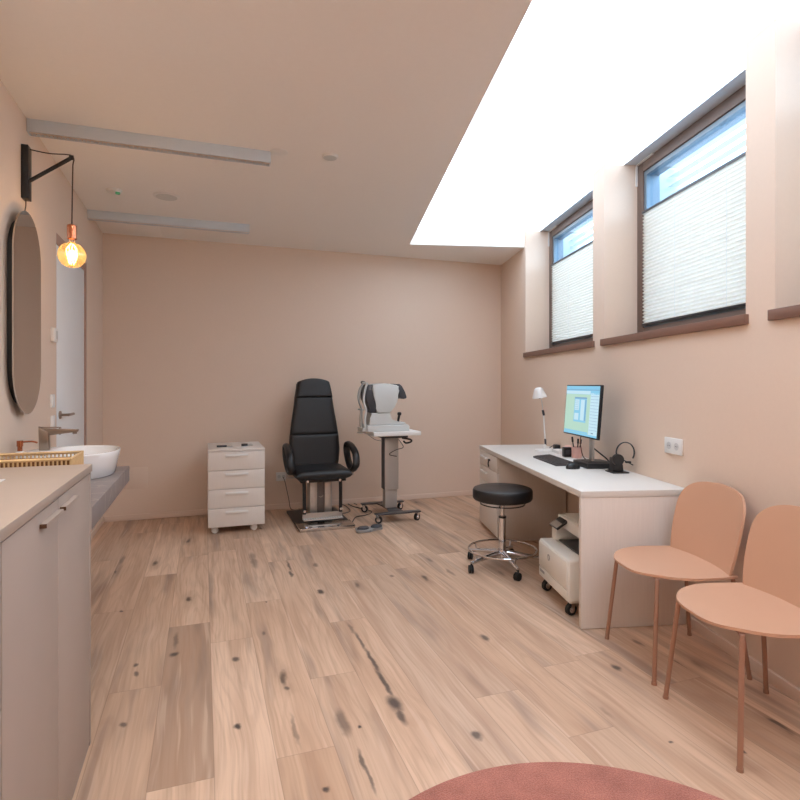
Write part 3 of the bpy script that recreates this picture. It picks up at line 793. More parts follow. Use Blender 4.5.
# backrest
tilt = Matrix.Translation((0, .60, .47)) @ Matrix.Rotation(R(-6.5), 4, 'X')
def bw(z):   # half width against height over the seat, 0..0.89
    pts = [(0, .225), (.06, .240), (.18, .252), (.30, .247), (.45, .226), (.60, .202), (.75, .184), (.89, .172)]
    for (a, b), (c_, d_) in zip(pts[:-1], pts[1:]):
        if a <= z <= c_: return b+(d_-b)*(z-a)/(c_-a)
    return pts[-1][1]
Z = [(0, .337, .05), (.319, .717, .046), (.695, .855, .06)]
for k, (a, b, th) in enumerate(Z):
    m = M(); m.pad(lambda t, a=a, b=b: bw(a+(b-a)*t)*(1.0 if k < 2 else (1-.09*t*t)), a, b, th, p=14, mat=tilt @ Matrix.Translation((0, -.01 if k == 2 else 0, 0)), crown=.035 if k == 2 else -.0)
    m.build(['lumbar_cushion', 'backrest', 'headrest'][k], black, r)
m = M(); m.prism([(bw(z)*s_-.012*s_, z) for s_, zs in ((1, [0.02, .18, .3, .45, .6, .75, .84]), (-1, [.84, .75, .6, .45, .3, .18, .02])) for z in zs], .022, .045, axis='y', bev=.004, mat=tilt)
m.build('back_shell', blackp, r)
m = M(); m.box(-.03, .52, .39, .03, .72, .43, .004); m.box(-.03, .675, .40, .03, .71, .75, .004); m.build('back_bracket', blackm, r)
for s_ in (-1, 1):
    m = M(); x = s_*.304
    m.tube([(x-s_*.012, .17, .52), (x, .155, .56), (x+s_*.004, .20, .645), (x, .34, .705), (x-s_*.004, .46, .715), (x-s_*.006, .50, .685), (x-s_*.006, .49, .62), (x-s_*.008, .43, .555), (x-s_*.010, .34, .505), (x-s_*.012, .24, .49)], .024, n=14, closed=True, sub=6, sx=1.4, up=(1, 0, 0))
    ar = m.build('armrest', black, r)
    m = M(); m.box(min(s_*.20, s_*.305), .30, .445, max(s_*.20, s_*.305), .36, .470, .004) if False else m.box(min(s_*.2, s_*.318), .30, .425, max(s_*.2, s_*.318), .34, .437, .003); m.box(min(s_*.306, s_*.318), .30, .427, max(s_*.306, s_*.318), .34, .50, .003)
    m.build('armrest_bracket', steel, ar)
# foot pedal and cables
def FW(px, py, z=0.0):
    Y = FPX*(CAMZ-z)/(py-384); return Vector(((px-400)/FPX*Y, Y, z))
r = thing('foot_pedal', 'grey foot control with two dark pedals on the floor beside the exam chair', 'foot pedal', FW(369, 530.5), TA)
m = M(); m.prism([(-.13, -.05), (-.10, -.075), (0, -.07), (.03, -.03), (.12, -.02), (.13, .03), (.09, .07), (0, .06), (-.11, .06)], 0.002, .022, axis='z', bev=.006); m.build('base', mat('pedal_grey', (150, 148, 146), .4), r)
for (x, y) in ((-.055, -.005), (.075, .022)):
    m = M(); m.lathe([(0, .022), (1, .022), (.98, .032), (.8, .040), (0, .042)], n=28, fx=lambda a, b: (a*.055, b*.040), mat=Matrix.Translation((x, y, 0)) @ Matrix.Rotation(.25, 4, 'Z')); m.build('pedal', darkp, r)
def cable(name, lb, pts, rad=.0035, mt=cablem, sub=6):
    m = M(); m.tube(pts, rad, n=7, sub=sub); return tag(m.build(name, mt), lb, 'cable')
def Aw(u, v, z): return A(u, v, z)
cable('power_cable', 'thin dark cable hanging from the back wall outlet behind the exam chair', [A(.783, VB-.016, .335), A(.80, VB-.05, .28), A(.83, VB-.09, .12), A(.86, VB-.09, .008), A(.98, VB-.10, .006)])
cable('floor_cable', 'grey cable curling over the floor between exam chair and instrument table', [FW(343, 508, .006), FW(352, 500, .006), FW(345, 493, .006), FW(352, 489, .006), FW(366, 496, .006)] if False else [FW(341, 514, .006), FW(350, 511, .006), FW(345, 505.5, .006), FW(337, 503, .006), FW(345, 500.5, .006), FW(357, 504.5, .006)], .005, cablegrey)
cable('pedal_cable', 'thin dark cable running from the foot pedal towards the back wall', [FW(352, 523, .006), FW(356, 517, .006), FW(366, 515, .006), FW(371, 511, .006), FW(352, 506, .006), FW(343, 499.5, .006)], .0045)

# ------------------------------------------------------------------ instrument table
rt = TA
r = thing('instrument_table', 'white-topped height-adjustable instrument table on a grey wheeled base', 'table', (-.10, 5.48, 0), rt)
bm_ = mat('grey_base_metal', (84, 82, 84), .35, .4)
m = M()
for y in (-.24, .24): m.prism([(-.225, y-.025), (-.08, y-.035), (.08, y-.035), (.225, y-.025), (.225, y+.025), (.08, y+.035), (-.08, y+.035), (-.225, y+.025)], .078, .092, axis='z', bev=.003)
m.prism([(-.075, -.215), (.075, -.215), (.05, -.08), (.05, .08), (.075, .215), (-.075, .215), (-.05, .08), (-.05, -.08)], .078, .090, axis='z', bev=.003)
m.build('foot_frame', bm_, r)
for x in (-.2, .2):
    for y in (-.24, .24): caster(r, x, y, .034, blackp, chrome, R(150 if x < 0 else 30), top=.079)
m = M(); m.box(-.062, -.045, .090, .062, .045, .42, .006); m.build('lower_column', alu, r)
m = M(); m.box(-.070, -.06, .27, .070, .06, .78, .006); uc = m.build('upper_column', alu, r)
m = M(); m.box(-.0715, -.05, .272, -.069, .05, .778); m.box(.069, -.05, .272, .0715, .05, .778); m.build('side_channel', darkp, uc)
m = M(); m.box(-.12, -.14, .780, .14, .12, .808, .003); m.build('top_bracket', bm_, r)
m = M(); m.prism([(-.235, -.24), (.235, -.24), (.235, .15), (-.235, .17)], .808, .848, axis='z', bev=.006); m.box(-.30, .03, .815, -.232, .13, .835, .004); m.build('tabletop', white, r)
m = M(); m.tube([(.09, -.10, .775), (.165, -.14, .76), (.17, -.14, .74), (.12, -.14, .728), (.10, -.12, .745)], .009, n=8); m.tube([(.06, -.09, .76), (.09, -.14, .69), (.02, -.13, .665), (-.04, -.1, .62), (.03, -.12, .60)], .004, n=6); m.build('cable_loop', cablem, r)
m = M(); m.tube([(-.22, .05, .812), (-.16, -.02, .76), (-.10, -.03, .745), (-.08, -.03, .73)], .003, n=6); m.build('cable', cablegrey, r)
# autorefractor
r = thing('autorefractor', 'white and grey eye-measuring instrument with joystick and chinrest on the wheeled table', 'medical device', fr(rt, -.082, -.05, .8485)+Vector((-.10, 5.48, 0)), rt)
K = .00106
def zc(pts): return [((x-400)*K, (545-y)*K) for x, y in pts]
m = M(); m.prism(zc([(212, 545), (610, 545), (612, 505), (598, 488), (212, 488)]), -.13, .12, axis='y', bev=.010, seg=3); m.build('base', offw, r)
m = M(); m.prism(zc([(236, 487), (590, 487), (575, 468), (470, 450), (440, 440), (436, 380), (255, 380), (250, 430), (238, 460)]), -.105, .10, axis='y', bev=.008, seg=3); m.build('body', offw, r)
m = M(); m.prism(zc([(305, 379), (428, 379), (470, 330), (500, 280), (508, 230), (506, 180), (512, 140), (490, 128), (400, 114), (300, 116), (268, 128), (266, 170), (276, 220), (296, 290), (305, 340)]), -.115, .11, axis='y', bev=.010, seg=3); m.build('head', offw, r)
m = M(); m.prism(zc([(307, 378), (250, 378), (232, 310), (205, 250), (203, 200), (218, 150), (232, 124), (272, 124), (268, 170), (278, 220), (298, 290), (306, 340)]), -.10, .095, axis='y', bev=.006, seg=2); m.build('measuring_face', darkp, r)
m = M(); m.prism(zc([(490, 118), (520, 118), (545, 138), (574, 190), (590, 238), (584, 250), (560, 256), (528, 240), (512, 215), (514, 160)]), -.11, .09, axis='y', bev=.005, seg=2); m.build('monitor', darkp, r)
m = M(); m.tube([((512-400)*K, -.09, (490-395)*K*0+(545-470)*K), ((515-400)*K, -.09, (545-440)*K), ((524-400)*K, -.09, (545-400)*K)], .012, n=12); m.lathe([(0, -.018), (.017, -.014), (.021, 0), (.017, .014), (0, .018)], c=((525-400)*K, -.09, (545-390)*K), n=20); m.build('joystick', blackp, r)
m = M(); m.box((175-400)*K, -.10, .0, (228-400)*K, .09, .035, .006)
for y in (-.085, .075):
    m.tube([((205-400)*K, y, .03), ((200-400)*K, y, .12), ((212-400)*K, y, .20), ((190-400)*K, y, .28), ((198-400)*K, y, .38), ((222-400)*K, y, .46)], .011, n=10)
m.box((165-400)*K, -.05, .20, (205-400)*K, .04, .215, .004); m.box((178-400)*K, -.012, .03, (198-400)*K, .012, .2, .004)
m.tube([((222-400)*K, -.085, .455), ((205-400)*K, -.04, .462), ((202-400)*K, 0, .465), ((205-400)*K, .04, .462), ((222-400)*K, .075, .455)], .010, n=10)
ch = m.build('chinrest', offw, r)
m = M(); m.tube([((222-400)*K, 0, .462), ((205-400)*K, 0, .470), ((188-400)*K, 0, .463)], .012, n=10); m.build('forehead_pad', blackp, ch)
m = M(); m.tube([((190-400)*K, -.07, .460), ((150-400)*K, -.09, .41), ((135-400)*K, -.09, .34), ((142-400)*K, -.09, .28), ((165-400)*K, -.09, .22), ((178-400)*K, -.07, .10), ((185-400)*K, -.07, .03)], .005, n=8); m.build('cable_guard', mat('grey_cable_guard', (150, 150, 148), .4), ch)

# ------------------------------------------------------------------ desk
U0, V0, V1, DT = 1.236, 2.832, 5.079, .732
r = thing('desk', 'long pale wood-effect desk along the right wall under the windows', 'desk', B(0, 0, 0), TB)
m = M(); m.box(U0, V0, DT-.035, UR-.002, V1, DT, .0015); m.build('desktop', [lamtop], r)
m = M(); m.box(U0+.002, V0+.002, .004, UR-.02, V0+.030, DT-.0355, .001); m.build('end_panel', lamd, r)
PV = 4.48
m = M(); m.box(U0+.022, PV, .03, UR-.02, V1-.002, DT-.0355, .001); m.box(U0+.04, PV+.012, 0, UR-.03, V1-.02, .03); m.build('pedestal', lamd, r)
zz = [.034, .262, .404, .548, .694]
zz = [.034, .300, .430, .562, .694]
for k in range(4):
    m = M(); m.box(U0+.002, PV+.002, zz[k]+.0015, U0+.0215, V1-.004, zz[k+1]-.0015, .001); dr = m.build('drawer', lam, r)
    m = M(); zh_ = zz[k+1]-.045; vm = V1-.20
    m.box(U0-.022, vm-.095, zh_-.012, U0-.015, vm+.095, zh_+.010, .003); m.box(U0-.016, vm-.09, zh_-.008, U0+.002, vm-.075, zh_+.006); m.box(U0-.016, vm+.075, zh_-.008, U0+.002, vm+.09, zh_+.006); m.build('handle', white, dr)
    if k == 3:
        m = M(); m.cyl((U0+.002, PV+.21, zh_-.005), (U0-.004, PV+.21, zh_-.005), .011, n=16); lk = m.build('lock', chrome, dr)
        m = M(); m.box(U0-.020, PV+.205, zh_-.012, U0-.002, PV+.215, zh_+.006, .001); m.tube([(U0-.014, PV+.21, zh_-.010), (U0-.017, PV+.212, zh_-.035), (U0-.015, PV+.207, zh_-.062)], .006, n=8); m.build('key', blackp, lk)
# under-desk outlet and cable
r = thing('wall_socket', 'white double outlet on the right wall under the desk behind the printer', 'outlet', B(UR, 3.42, .575), TB)
m = M(); m.box(-.012, -.08, -.042, 0, .08, .042, .003); m.build('plate', white, r)
m = M(); m.cyl((-.035, -.03, 0), (-.011, -.03, 0), .017, n=16); m.build('plug', blackp, r)
cable('printer_cable', 'dark cable looping from the outlet under the desk', [B(UR-.036, 3.39, .575), B(UR-.07, 3.42, .55), B(UR-.08, 3.50, .56), B(UR-.07, 3.56, .62), B(UR-.05, 3.57, .685)])
cable('monitor_cable_drop', 'dark cable hanging straight down from the desktop behind the printer', [B(UR-.06, 3.47, .685), B(UR-.06, 3.47, .60), B(UR-.05, 3.46, .46), B(UR-.05, 3.45, .10)], .005)
r = thing('wall_socket', 'white double power outlet on the right wall above the desk', 'outlet', B(UR, 2.972, .950), TB)
m = M(); m.box(-.012, -.083, -.045, 0, .083, .045, .004); pl = m.build('plate', white, r)
for y in (-.036, .036):
    m = M(); m.cyl((-.0130, y, 0), (-.0118, y, 0), .021, n=28); si = m.build('socket_insert', mat('socket_grey', (206, 206, 206), .4), pl)
    for yy in (-.007, .007):
        m = M(); m.cyl((-.0134, y+yy, 0), (-.0129, y+yy, 0), .003, n=10); m.build('pin_hole', darkp, si)

# printer on its trolley
pu, pv0, pv1 = 1.224, 2.98, 3.45
r = thing('printer_trolley', 'low wheeled board carrying the printer under the desk', 'trolley', B(0, 0, 0), TB)
m = M(); m.box(pu+.02, pv0+.02, .072, 1.66, pv1-.02, .084, .002); m.build('board', lamd, r)
for (x, y) in ((pu+.045, pv0+.045), (pu+.045, pv1-.05), (1.62, pv0+.05), (1.62, pv1-.06)): caster(r, x, y, .033, rubber, chrome, R(20), top=.073)
r = thing('printer', 'white multifunction laser printer on a wheeled board under the desk', 'printer', B(0, 0, .0845), TB)
wp = mat('printer_white', (228, 224, 216), .45)
m = M(); m.box(pu+.004, pv0, .0, 1.66, pv1, .235, .014, 3); m.box(pu+.085, pv1-.085, .225, 1.66, pv1-.005, .315, .006); m.box(1.50, pv0+.005, .225, 1.66, pv1-.05, .315, .004); m.box(pu+.135, pv0+.005, .225, 1.52, pv0+.02, .315, .002)
bd = m.build('body', wp, r)
m = M(); m.box(pu-.002, pv0+.012, .068, pu+.006, pv1-.012, .222, .003); fd = m.build('front_cover', wp, bd)
m = M(); m.cyl((pu-.004, 3.265, .165), (pu-.0015, 3.265, .165), .019, n=28); m.build('emblem', mat('emblem_grey', (150, 148, 146), .4), fd)
m = M(); m.tube([(pu-.0045, 3.268, .176), (pu-.0045, 3.272, .155)], .0016, n=6, sub=1); m.tube([(pu-.0045, 3.262, .168), (pu-.0045, 3.260, .172), (pu-.0045, 3.256, .152)], .0016, n=6, sub=2); m.build('emblem_lettering', wp, fd)
m = M(); m.box(pu-.001, pv0+.012, .006, pu+.006, pv1-.012, .062, .003); td = m.build('paper_tray', wp, bd)
m = M(); m.box(pu-.0025, pv1-.11, .036, pu, pv1-.035, .052, .001); m.build('model_label', mat('grey_label', (158, 156, 154), .5), td)
m = M(); m.box(pu+.10, pv0+.03, .236, 1.50, pv1-.09, .245, .002); m.build('output_tray', mat('tray_grey', (70, 68, 68), .5), bd)
m = M(); m.box(pu+.125, pv0, .315, 1.66, pv1, .385, .008); m.box(pu+.15, pv0+.03, .385, 1.64, pv1-.02, .392, .003); sc2 = m.build('scanner', wp, bd)
cm = Matrix.Translation((pu+.100, pv1-.10, .352)) @ Matrix.Rotation(R(-34), 4, 'Y') @ Matrix.Scale(.68, 4)
m = M(); m.box(-.07, -.085, -.012, .075, .095, .010, .005, mat=cm); cp = m.build('control_panel', mat('panel_dark', (40, 40, 42), .3), bd)
m = M(); m.box(-.066, -.08, .0105, .0, .09, .012, mat=cm); m.build('touch_display', mat('display_grey', (168, 158, 150), .25), cp)

# desk items -------------------------------------------------------
T0 = DT+.0005
r = thing('desk_lamp', 'slim white desk lamp with a small cone shade at the far end of the desk', 'lamp', B(1.688, 4.60, T0), TB)
m = M(); m.lathe([(0, 0), (.088, 0), (.09, .004), (.086, .010), (.02, .014), (0, .014)], n=44); m.cyl((0, 0, .012), (0, 0, .055), .010, n=16); m.build('base', white, r)
m = M(); m.cyl((.006, 0, .05), (-.012, 0, .305), .006, n=12); m.build('stem', white, r)
m = M(); m.cyl((.006, .0, .05), (.0035, .0, .10), .0085, n=12); m.build('joint', darkp, r)
m = M(); m.cyl((-.018, 0, .345), (-.008, 0, .30), .010, n=12); m.build('joint', darkp, r)
m = M(); m.cyl((-.013, 0, .32), (-.035, 0, .47), .0035, n=10); m.build('upper_arm', offw, r)
hd = Matrix.Translation((-.045, 0, .45)) @ Matrix.Rotation(R(-9), 4, 'Y')
m = M(); m.lathe([(.057, 0), (.061, 0), (.058, .018), (.034, .078), (.018, .088), (0, .09), (0, .086), (.016, .084), (.031, .075), (.054, .018)], n=36, mat=hd); m.build('lamp_shade', white, r)
m = M(); m.lathe([(0, -.010), (.012, -.004), (.014, .02), (.010, .07), (0, .07)], n=18, mat=hd); m.build('bulb', darkp, r)

r = thing('monitor', 'flat computer monitor with a lit blue and green screen on the desk', 'monitor', B(1.635, 3.72, T0), TB)
tm = Matrix.Translation((0, 0, .385)) @ Matrix.Rotation(R(4.5), 4, 'Y')
m = M(); m.box(-.012, -.278, -.182, .010, .278, .176, .004, mat=tm); m.box(.010, -.16, -.13, .038, .16, .10, .012, mat=tm); m.build('housing', screenb, r)
# local -x faces the user; +y is the left of the picture
sm = [emis('screen_green', (188, 226, 208), .78), emis('screen_blue', (132, 202, 234), .85), emis('screen_pale', (198, 230, 244), .85), emis('screen_lines', (128, 178, 220), .7), emis('screen_dark', (70, 130, 180), .55)]
m = M()
def scr(y0, z0, y1, z1, mi, lay):  # y from left(0) to right(1), z from top(0) to bottom(1)
    ya, yb = .270-.540*y0, .270-.540*y1; za, zb = .168-.340*z0, .168-.340*z1
    m.box(-.0125-.0003*lay, min(ya, yb), min(za, zb), -.0122-.0003*lay, max(ya, yb), max(za, zb), mi=mi, mat=tm)
scr(0, 0, 1, 1, 0, 0); scr(0, 0, 1, .17, 1, 1); scr(0, .07, 1, .085, 3, 2); scr(0, .10, .75, .165, 2, 2)
scr(.76, .14, 1, 1, 2, 1)
for k in range(12): scr(.77, .20+k*.06, .99, .206+k*.06, 3, 2)
scr(0, .96, 1, 1, 1, 2); scr(.02, .92, .74, .955, 1, 1)
scr(.29, .23, .66, .74, 1, 1); scr(.31, .28, .44, .50, 2, 2); scr(.49, .28, .60, .70, 2, 2); scr(.31, .56, .44, .70, 2, 2); scr(.29, .23, .66, .26, 3, 2); scr(.62, .28, .65, .70, 3, 2)
for k in range(5): scr(.32, .31+k*.04, .43, .316+k*.04, 3, 3)
scr(.84, .915, .90, .93, 4, 3)
m.build('screen', sm, r)
m = M(); m.box(.055, -.034, .0365, .071, .020, .42, .003); m.box(.030, -.035, .36, .06, .035, .44, .004); m.build('stand_neck', alu, r)
m = M(); m.box(-.035, -.15, 0, .165, .08, .035, .004); m.box(.0, -.10, .035, .13, .06, .037, .001); m.build('stand_base', blackp, r)
cable('monitor_cable', 'black cables hanging behind the monitor stand on the desk', [B(1.73, 3.84, T0+.25), B(1.735, 3.82, T0+.17), B(1.74, 3.78, T0+.12), B(1.76, 3.74, T0+.09), B(1.815, 3.72, T0+.04), B(1.825, 3.70, T0+.006)], .005)
cable('desk_cable', 'brown cable drooping from the monitor to the desktop near the pen cup', [B(1.72, 3.92, T0+.26), B(1.72, 3.95, T0+.14), B(1.73, 3.93, T0+.04), B(1.76, 3.90, T0+.006)], .0035, mat('brown_cable', (96, 66, 50), .5))

r = thing('keyboard', 'flat dark grey computer keyboard on the desk', 'keyboard', B(1.510, 3.945, T0), TB+R(1))
m = M(); m.prism([(-.07, 0), (.07, 0), (.07, .020), (.06, .022), (-.07, .012)], -.225, .225, axis='y', bev=.002); m.build('case', mat('keyboard_case', (74, 68, 68), .5), r)
kt = Matrix.Translation((0, 0, .0165)) @ Matrix.Rotation(R(-4.4), 4, 'Y')
kmat = mat('keycap_black', (46, 43, 44), .5)
m = M()
for i in range(6):
    x = -.062+i*.0208; y = .216
    while y > -.20:
        wd = .0175
        if i == 0 and abs(y-.08) < .01: wd = .11
        m.box(x, y-wd, 0, x+.0178, y, .0045, mat=kt); y -= wd+.003
m.build('keys', kmat, r)
r = thing('computer_mouse', 'black computer mouse in front of the monitor stand', 'mouse', B(1.515, 3.60, T0), TB+.2)
m = M(); m.lathe([(0, 0), (.96, 0), (1, .006), (.97, .018), (.8, .030), (.45, .037), (0, .039)], n=32, fx=lambda a, b: (a*.052, b*.031)); m.build('shell', blackp, r)
m = M(); m.cyl((-.028, -.003, .034), (-.028, .003, .034), .006, n=14); m.build('scroll_wheel', darkp, r)

# headset on its stand
hp = B(1.735, 3.43, T0)
r = thing('headset_stand', 'black angled docking stand holding the headset on the desk', 'headset stand', hp, TB)
m = M(); m.box(-.055, -.062, 0, .055, .05, .008, .003); m.prism([(-.045, .008), (.035, .008), (.03, .05), (.006, .095), (-.035, .095)], -.03, .03, axis='y', bev=.008); m.build('dock', blackp, r)
r = thing('headset', 'black single-ear headset with round band and microphone boom', 'headset', hp+Vector((0, 0, .096)), TB)
m = M(); m.cyl((-.015, -.058, -.010), (-.015, -.034, -.010), .036, n=28); m.build('ear_cup', blackp, r)
m = M(); pts = []
for k in range(13):
    a = R(200-k*19.5); pts.append((.036+.060*math.cos(a), -.043, .034+.066*math.sin(a)))
m.tube(pts, .0035, n=8, sub=3, sx=2.2, up=(0, 1, 0)); m.build('headband', blackp, r)
m = M(); m.box(.035, -.054, -.032, .072, -.034, -.020, .004); m.tube([(.02, -.045, -.012), (.05, -.045, -.026), (.085, -.05, -.045)], .0035, n=8); m.build('microphone_boom', blackp, r)

# stationery
r = thing('pen_cup', 'pink pen cup behind the monitor on the desk', 'cup', B(1.765, 4.12, T0), TB)
m = M(); m.lathe([(0, 0), (.035, 0), (.04, .085), (.037, .085), (.032, .004), (0, .004)], n=24); m.build('cup', pink, r)
for (dx, dy, tx, ty, h, lb) in ((-.012, .02, -.02, .03, .155, 'black pen standing leftmost in the pink cup'), (.0, -.010, .0, -.022, .145, 'black pen standing in the middle of the pink cup'), (.012, -.012, .020, -.022, .140, 'black pen leaning to the right in the pink cup')):
    o = thing('pen', lb, 'pen', B(1.765, 4.12, T0+.0045), TB, 'pens in the pink cup')
    m = M(); m.cyl((dx*.6, dy*.6, .0), (tx, ty, h*.75), .0045, n=10); m.build('barrel', blackp, o)
    m = M(); m.cyl((tx, ty, h*.75), (tx*1.15, ty*1.15, h), .0075, n=10); m.build('cap', blackp, o)
r = thing('card_box', 'small black box with a grey front beside the pink pen cup', 'box', B(1.715, 4.19, T0), TB)
m = M(); m.box(-.03, -.018, 0, .03, .024, .075, .003); m.build('shell', blackp, r)
m = M(); m.box(-.018, -.0195, .02, .018, -.0178, .055); m.build('front_plate', darkp, r)
m = M(); m.lathe([(0, 0), (.045, 0), (.047, .02), (.044, .055), (.02, .075), (0, .078)], n=24); tag(put(m.build('pink_case', pink), B(1.77, 4.30, T0)), 'rounded pink case behind the small black box', 'case')
r = thing('desk_tray', 'low white tray on the desk between lamp and pink case', 'tray', B(1.765, 4.42, T0), TB)
m = M(); m.box(-.055, -.08, 0, .055, .08, .004); 
for a in ((-.055, -.08, -.052, .08), (.052, -.08, .055, .08), (-.052, -.08, .052, -.077), (-.052, .077, .052, .08)): m.box(a[0], a[1], .004, a[2], a[3], .026)
m.build('shell', white, r)
m = M(); m.box(-.075, -.07, 0, .06, .075, .003, .001); tag(put(m.build('note_pad', paper), B(1.68, 3.99, T0), TB), 'white paper pad between keyboard and pen cup', 'paper')
r = thing('power_adapter', 'black plug adapter with cable beside the desk lamp base', 'adapter', B(1.815, 4.66, T0), TB)
m = M(); m.box(-.024, -.03, 0, .024, .03, .045, .010, 3); m.build('shell', blackp, r)
m = M(); m.tube([(-.028, 0, .02), (-.05, .0, .012), (-.074, -.005, .018)], .003, n=7) if False else m.tube([(-.01, .028, .022), (-.012, .06, .026), (-.03, .09, .004)], .003, n=7); m.build('cable', cablem, r)

# ------------------------------------------------------------------ stool
r = thing('swivel_stool', 'round black swivel stool with chrome foot ring and five castors', 'stool', (.728, 3.95, 0), .2)
m = M(); m.lathe([(0, .478), (.19, .478), (.203, .484), (.210, .496), (.210, .545), (.204, .558), (.19, .564), (.10, .566), (0, .566)], n=56); m.build('seat', black, r)
m = M(); m.lathe([(0, .462), (.12, .462), (.12, .4775), (0, .4775)], n=24); m.build('seat_plate', blackm, r)
m = M(); m.tube([(.155*math.cos(a), .155*math.sin(a), .452) for a in [2*math.pi*k/24 for k in range(24)]], .0045, closed=True, sub=2, n=8)
for k in range(3):
    a = 2*math.pi*k/3; m.cyl((.155*math.cos(a), .155*math.sin(a), .452), (.11*math.cos(a), .11*math.sin(a), .465), .004, n=6)
m.build('lift_ring', blackm, r)
m = M(); m.cyl((0, 0, .34), (0, 0, .464), .014, n=20); m.cyl((0, 0, .35), (0, 0, .362), .027, n=20, mi=1); m.build('gas_lift', [chrome, blackm], r)
m = M(); m.cyl((0, 0, .07), (0, 0, .352), .025, n=28); m.build('column', chrome, r)
m = M(); R0 = .275
angs = [R(198+72*k) for k in range(5)]
for a in angs:
    ca, sa = math.cos(a), math.sin(a)
    m.tube([(0, 0, .105), (.10*ca, .10*sa, .098), (R0*ca, R0*sa, .068)], lambda t: .022-.009*t, n=12, sub=4)
m.cyl((0, 0, .075), (0, 0, .13), .034, n=24); m.build('star_base', chrome, r)
m = M(); m.tube([(.238*math.cos(a), .238*math.sin(a), .128) for a in [2*math.pi*k/36 for k in range(36)]], .008, closed=True, sub=2, n=10)
for a in angs: m.cyl((.222*math.cos(a), .222*math.sin(a), .085), (.236*math.cos(a), .236*math.sin(a), .128), .005, n=8)
m.build('foot_ring', chrome, r)
for k, a in enumerate(angs): caster(r, R0*math.cos(a), R0*math.sin(a), .027, rubber, blackp, a+1.1+k, top=.068, twin=True)

# ------------------------------------------------------------------ terracotta chairs
def chair(label):
    r = thing('visitor_chair', label, 'chair', (0, 0, 0), 0, 'terracotta visitor chairs')
    zs = .455
    # local -x = front, y = width
    def seat(a, b):
        # b across y -1..1 ; a front..back
        s_ = -1+2*b; 
        xb = .165                                   # rear edge
        xf = -.215-.030*(1-s_*s_) if False else (-.242*(1-abs(s_)**3.0)**(1/2.1) if abs(s_) < 1 else 0)
        xf = min(xf, 0) ; xf = xf+.0
        x = xf+(xb-xf)*a
        y = s_*(.227+.018*math.sin(math.pi*min(1, max(0, (x+.2)/.4))))
        z = zs-.008*(1-s_*s_)*math.sin(math.pi*a)-.012*max(0, (-x-.16)/.09)**2
        if abs(s_) > .9: z += .0
        return (x, y, z)
    def wy(b): return .5-.5*math.cos(math.pi*b)
    m = M(); m.sheet(lambda a, b: seat(a, wy(b)), 18, 36, .011); m.build('seat', terra, r, ang=60)
    # back shell: rounded outline, concave towards the front, leaning back
    def back(a, b):
        t = wy(a); z = .375*t                         # up along the shell
        hw_ = .240
        # outline: superellipse, slightly narrower at the bottom
        yy = 2*t-1
        if yy > 0: w = hw_*(1-abs(yy)**3.6)**(1/2.9) if yy < 1 else 0
        else: w = hw_*(1-.09*abs(yy)**2.2)
        s_ = -1+2*wy(b)
        y = s_*w
        x = .185+.22*z*(.5+z)-.05*(abs(y)/.26)**2.2+.018*(1-t)**3*-1
        return (x, y, zs-.012+z)
    m = M(); m.sheet(back, 30, 30, .011); m.build('backrest', terra, r, ang=60)
    rl = .0096
    for sy in (-1, 1):
        m = M(); m.tube([(-.166, sy*.158, zs-.016), (-.173, sy*.176, zs-.020), (-.178, sy*.183, zs-.05), (-.212, sy*.218, .004)], rl, n=12, sub=4); lg = m.build('leg', terral, r)
        m = M(); m.cyl((-.2121, sy*.2182, 0), (-.2117, sy*.2175, .012), rl+.0015, n=12); m.build('foot_cap', terral, lg)
        m = M(); m.tube([(.10, sy*.15, zs-.018), (.165, sy*.172, zs-.022), (.185, sy*.18, zs-.05), (.232, sy*.215, .004)], rl, n=12, sub=4); lg = m.build('leg', terral, r)
        m = M(); m.cyl((.2322, sy*.2152, 0), (.2315, sy*.2147, .012), rl+.0015, n=12); m.build('foot_cap', terral, lg)
    m = M()
    m.tube([(-.166, -.158, zs-.016), (-.166, .158, zs-.016)], .007, n=10, sub=1); m.tube([(.10, -.15, zs-.018), (.10, .15, zs-.018)], .007, n=10, sub=1)
    for sy in (-1, 1): m.tube([(-.166, sy*.12, zs-.017), (.10, sy*.12, zs-.018)], .006, n=10, sub=1)
    m.tube([(.10, -.12, zs-.018), (.19, -.11, zs-.02), (.207, -.09, zs+.03)], .007, n=10); m.tube([(.10, .12, zs-.018), (.19, .11, zs-.02), (.207, .09, zs+.03)], .007, n=10)
    m.build('seat_frame', terral, r)
    return r
c1 = chair('terracotta shell chair standing next to the end of the desk')
put(c1, B(1.538, 2.505), TB)
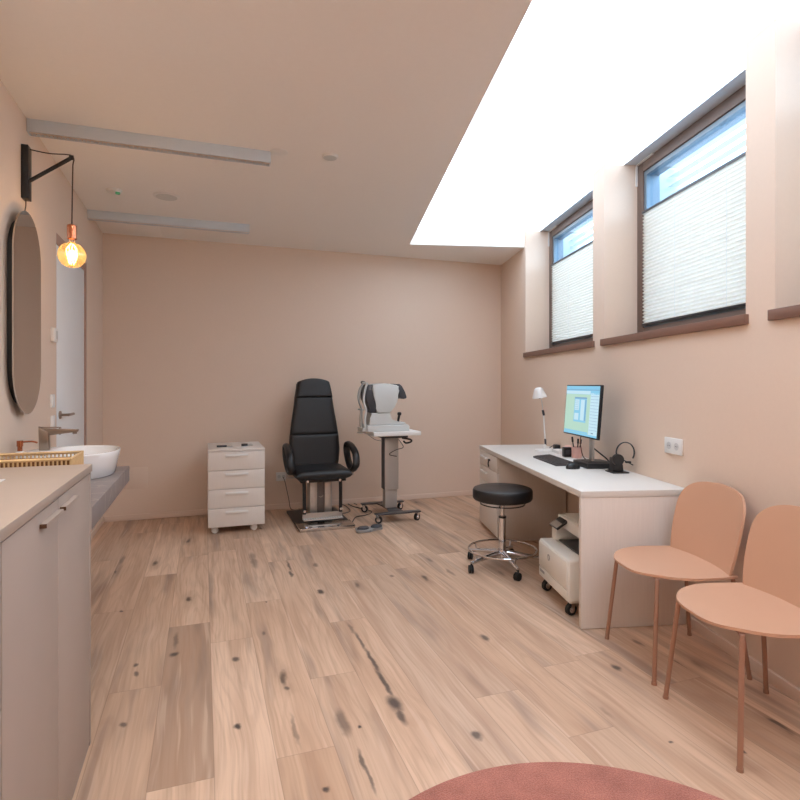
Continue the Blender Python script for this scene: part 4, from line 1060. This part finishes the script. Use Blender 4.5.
c2 = copy_tree(c1); c2['label'] = 'terracotta shell chair nearest the camera, cut by the right edge'
put(c2, B(1.528, 1.965), TB)

# ------------------------------------------------------------------ rug
m = M(); m.lathe([(0, 0), (.776, 0), (.780, .004), (.780, .009), (.775, .013), (0, .013)], n=160)
tag(put(m.build('round_rug', rugm), (.515, 1.118, .0005)), 'round terracotta rug on the oak floor at the bottom edge', 'rug')

# ------------------------------------------------------------------ light
w = bpy.data.worlds.new('World'); SC.world = w; w.use_nodes = True
bg = w.node_tree.nodes['Background']; bg.inputs[1].default_value = 10.0
wn_, wl_ = w.node_tree.nodes, w.node_tree.links
wt = wn_.new('ShaderNodeTexCoord'); ws = wn_.new('ShaderNodeSeparateXYZ'); wl_.new(wt.outputs['Generated'], ws.inputs[0])
wr = wn_.new('ShaderNodeValToRGB'); wr.color_ramp.elements[0].position = .46; wr.color_ramp.elements[0].color = (.10, .11, .12, 1)
wr.color_ramp.elements[1].position = .54; wr.color_ramp.elements[1].color = (.84, .93, 1, 1)
e = wr.color_ramp.elements.new(1.0); e.color = (.45, .68, 1, 1)
wm = wn_.new('ShaderNodeMath'); wm.operation = 'MULTIPLY_ADD'; wm.inputs[1].default_value = .5; wm.inputs[2].default_value = .5
wl_.new(ws.outputs[2], wm.inputs[0]); wl_.new(wm.outputs[0], wr.inputs[0]); wl_.new(wr.outputs[0], bg.inputs[0])

# ------------------------------------------------------------------ camera
cd = bpy.data.cameras.new('camera'); cd.sensor_width = 36; cd.lens = 36*FPX/800; cd.shift_y = -16/800; cd.clip_start = .02
co = bpy.data.objects.new('camera', cd); C.objects.link(co); co.location = (0, 0, CAMZ); co.rotation_euler = (R(90), 0, 0)
SC.camera = co
SC.view_settings.view_transform = 'Standard'; SC.view_settings.look = 'None'
SC.view_settings.gamma = 1; SC.view_settings.use_curve_mapping = False
SC.view_settings.exposure = 0.2
SC.cycles.max_bounces = 10; SC.cycles.diffuse_bounces = 6; SC.cycles.sample_clamp_indirect = 6; SC.cycles.caustics_reflective = False; SC.cycles.caustics_refractive = False
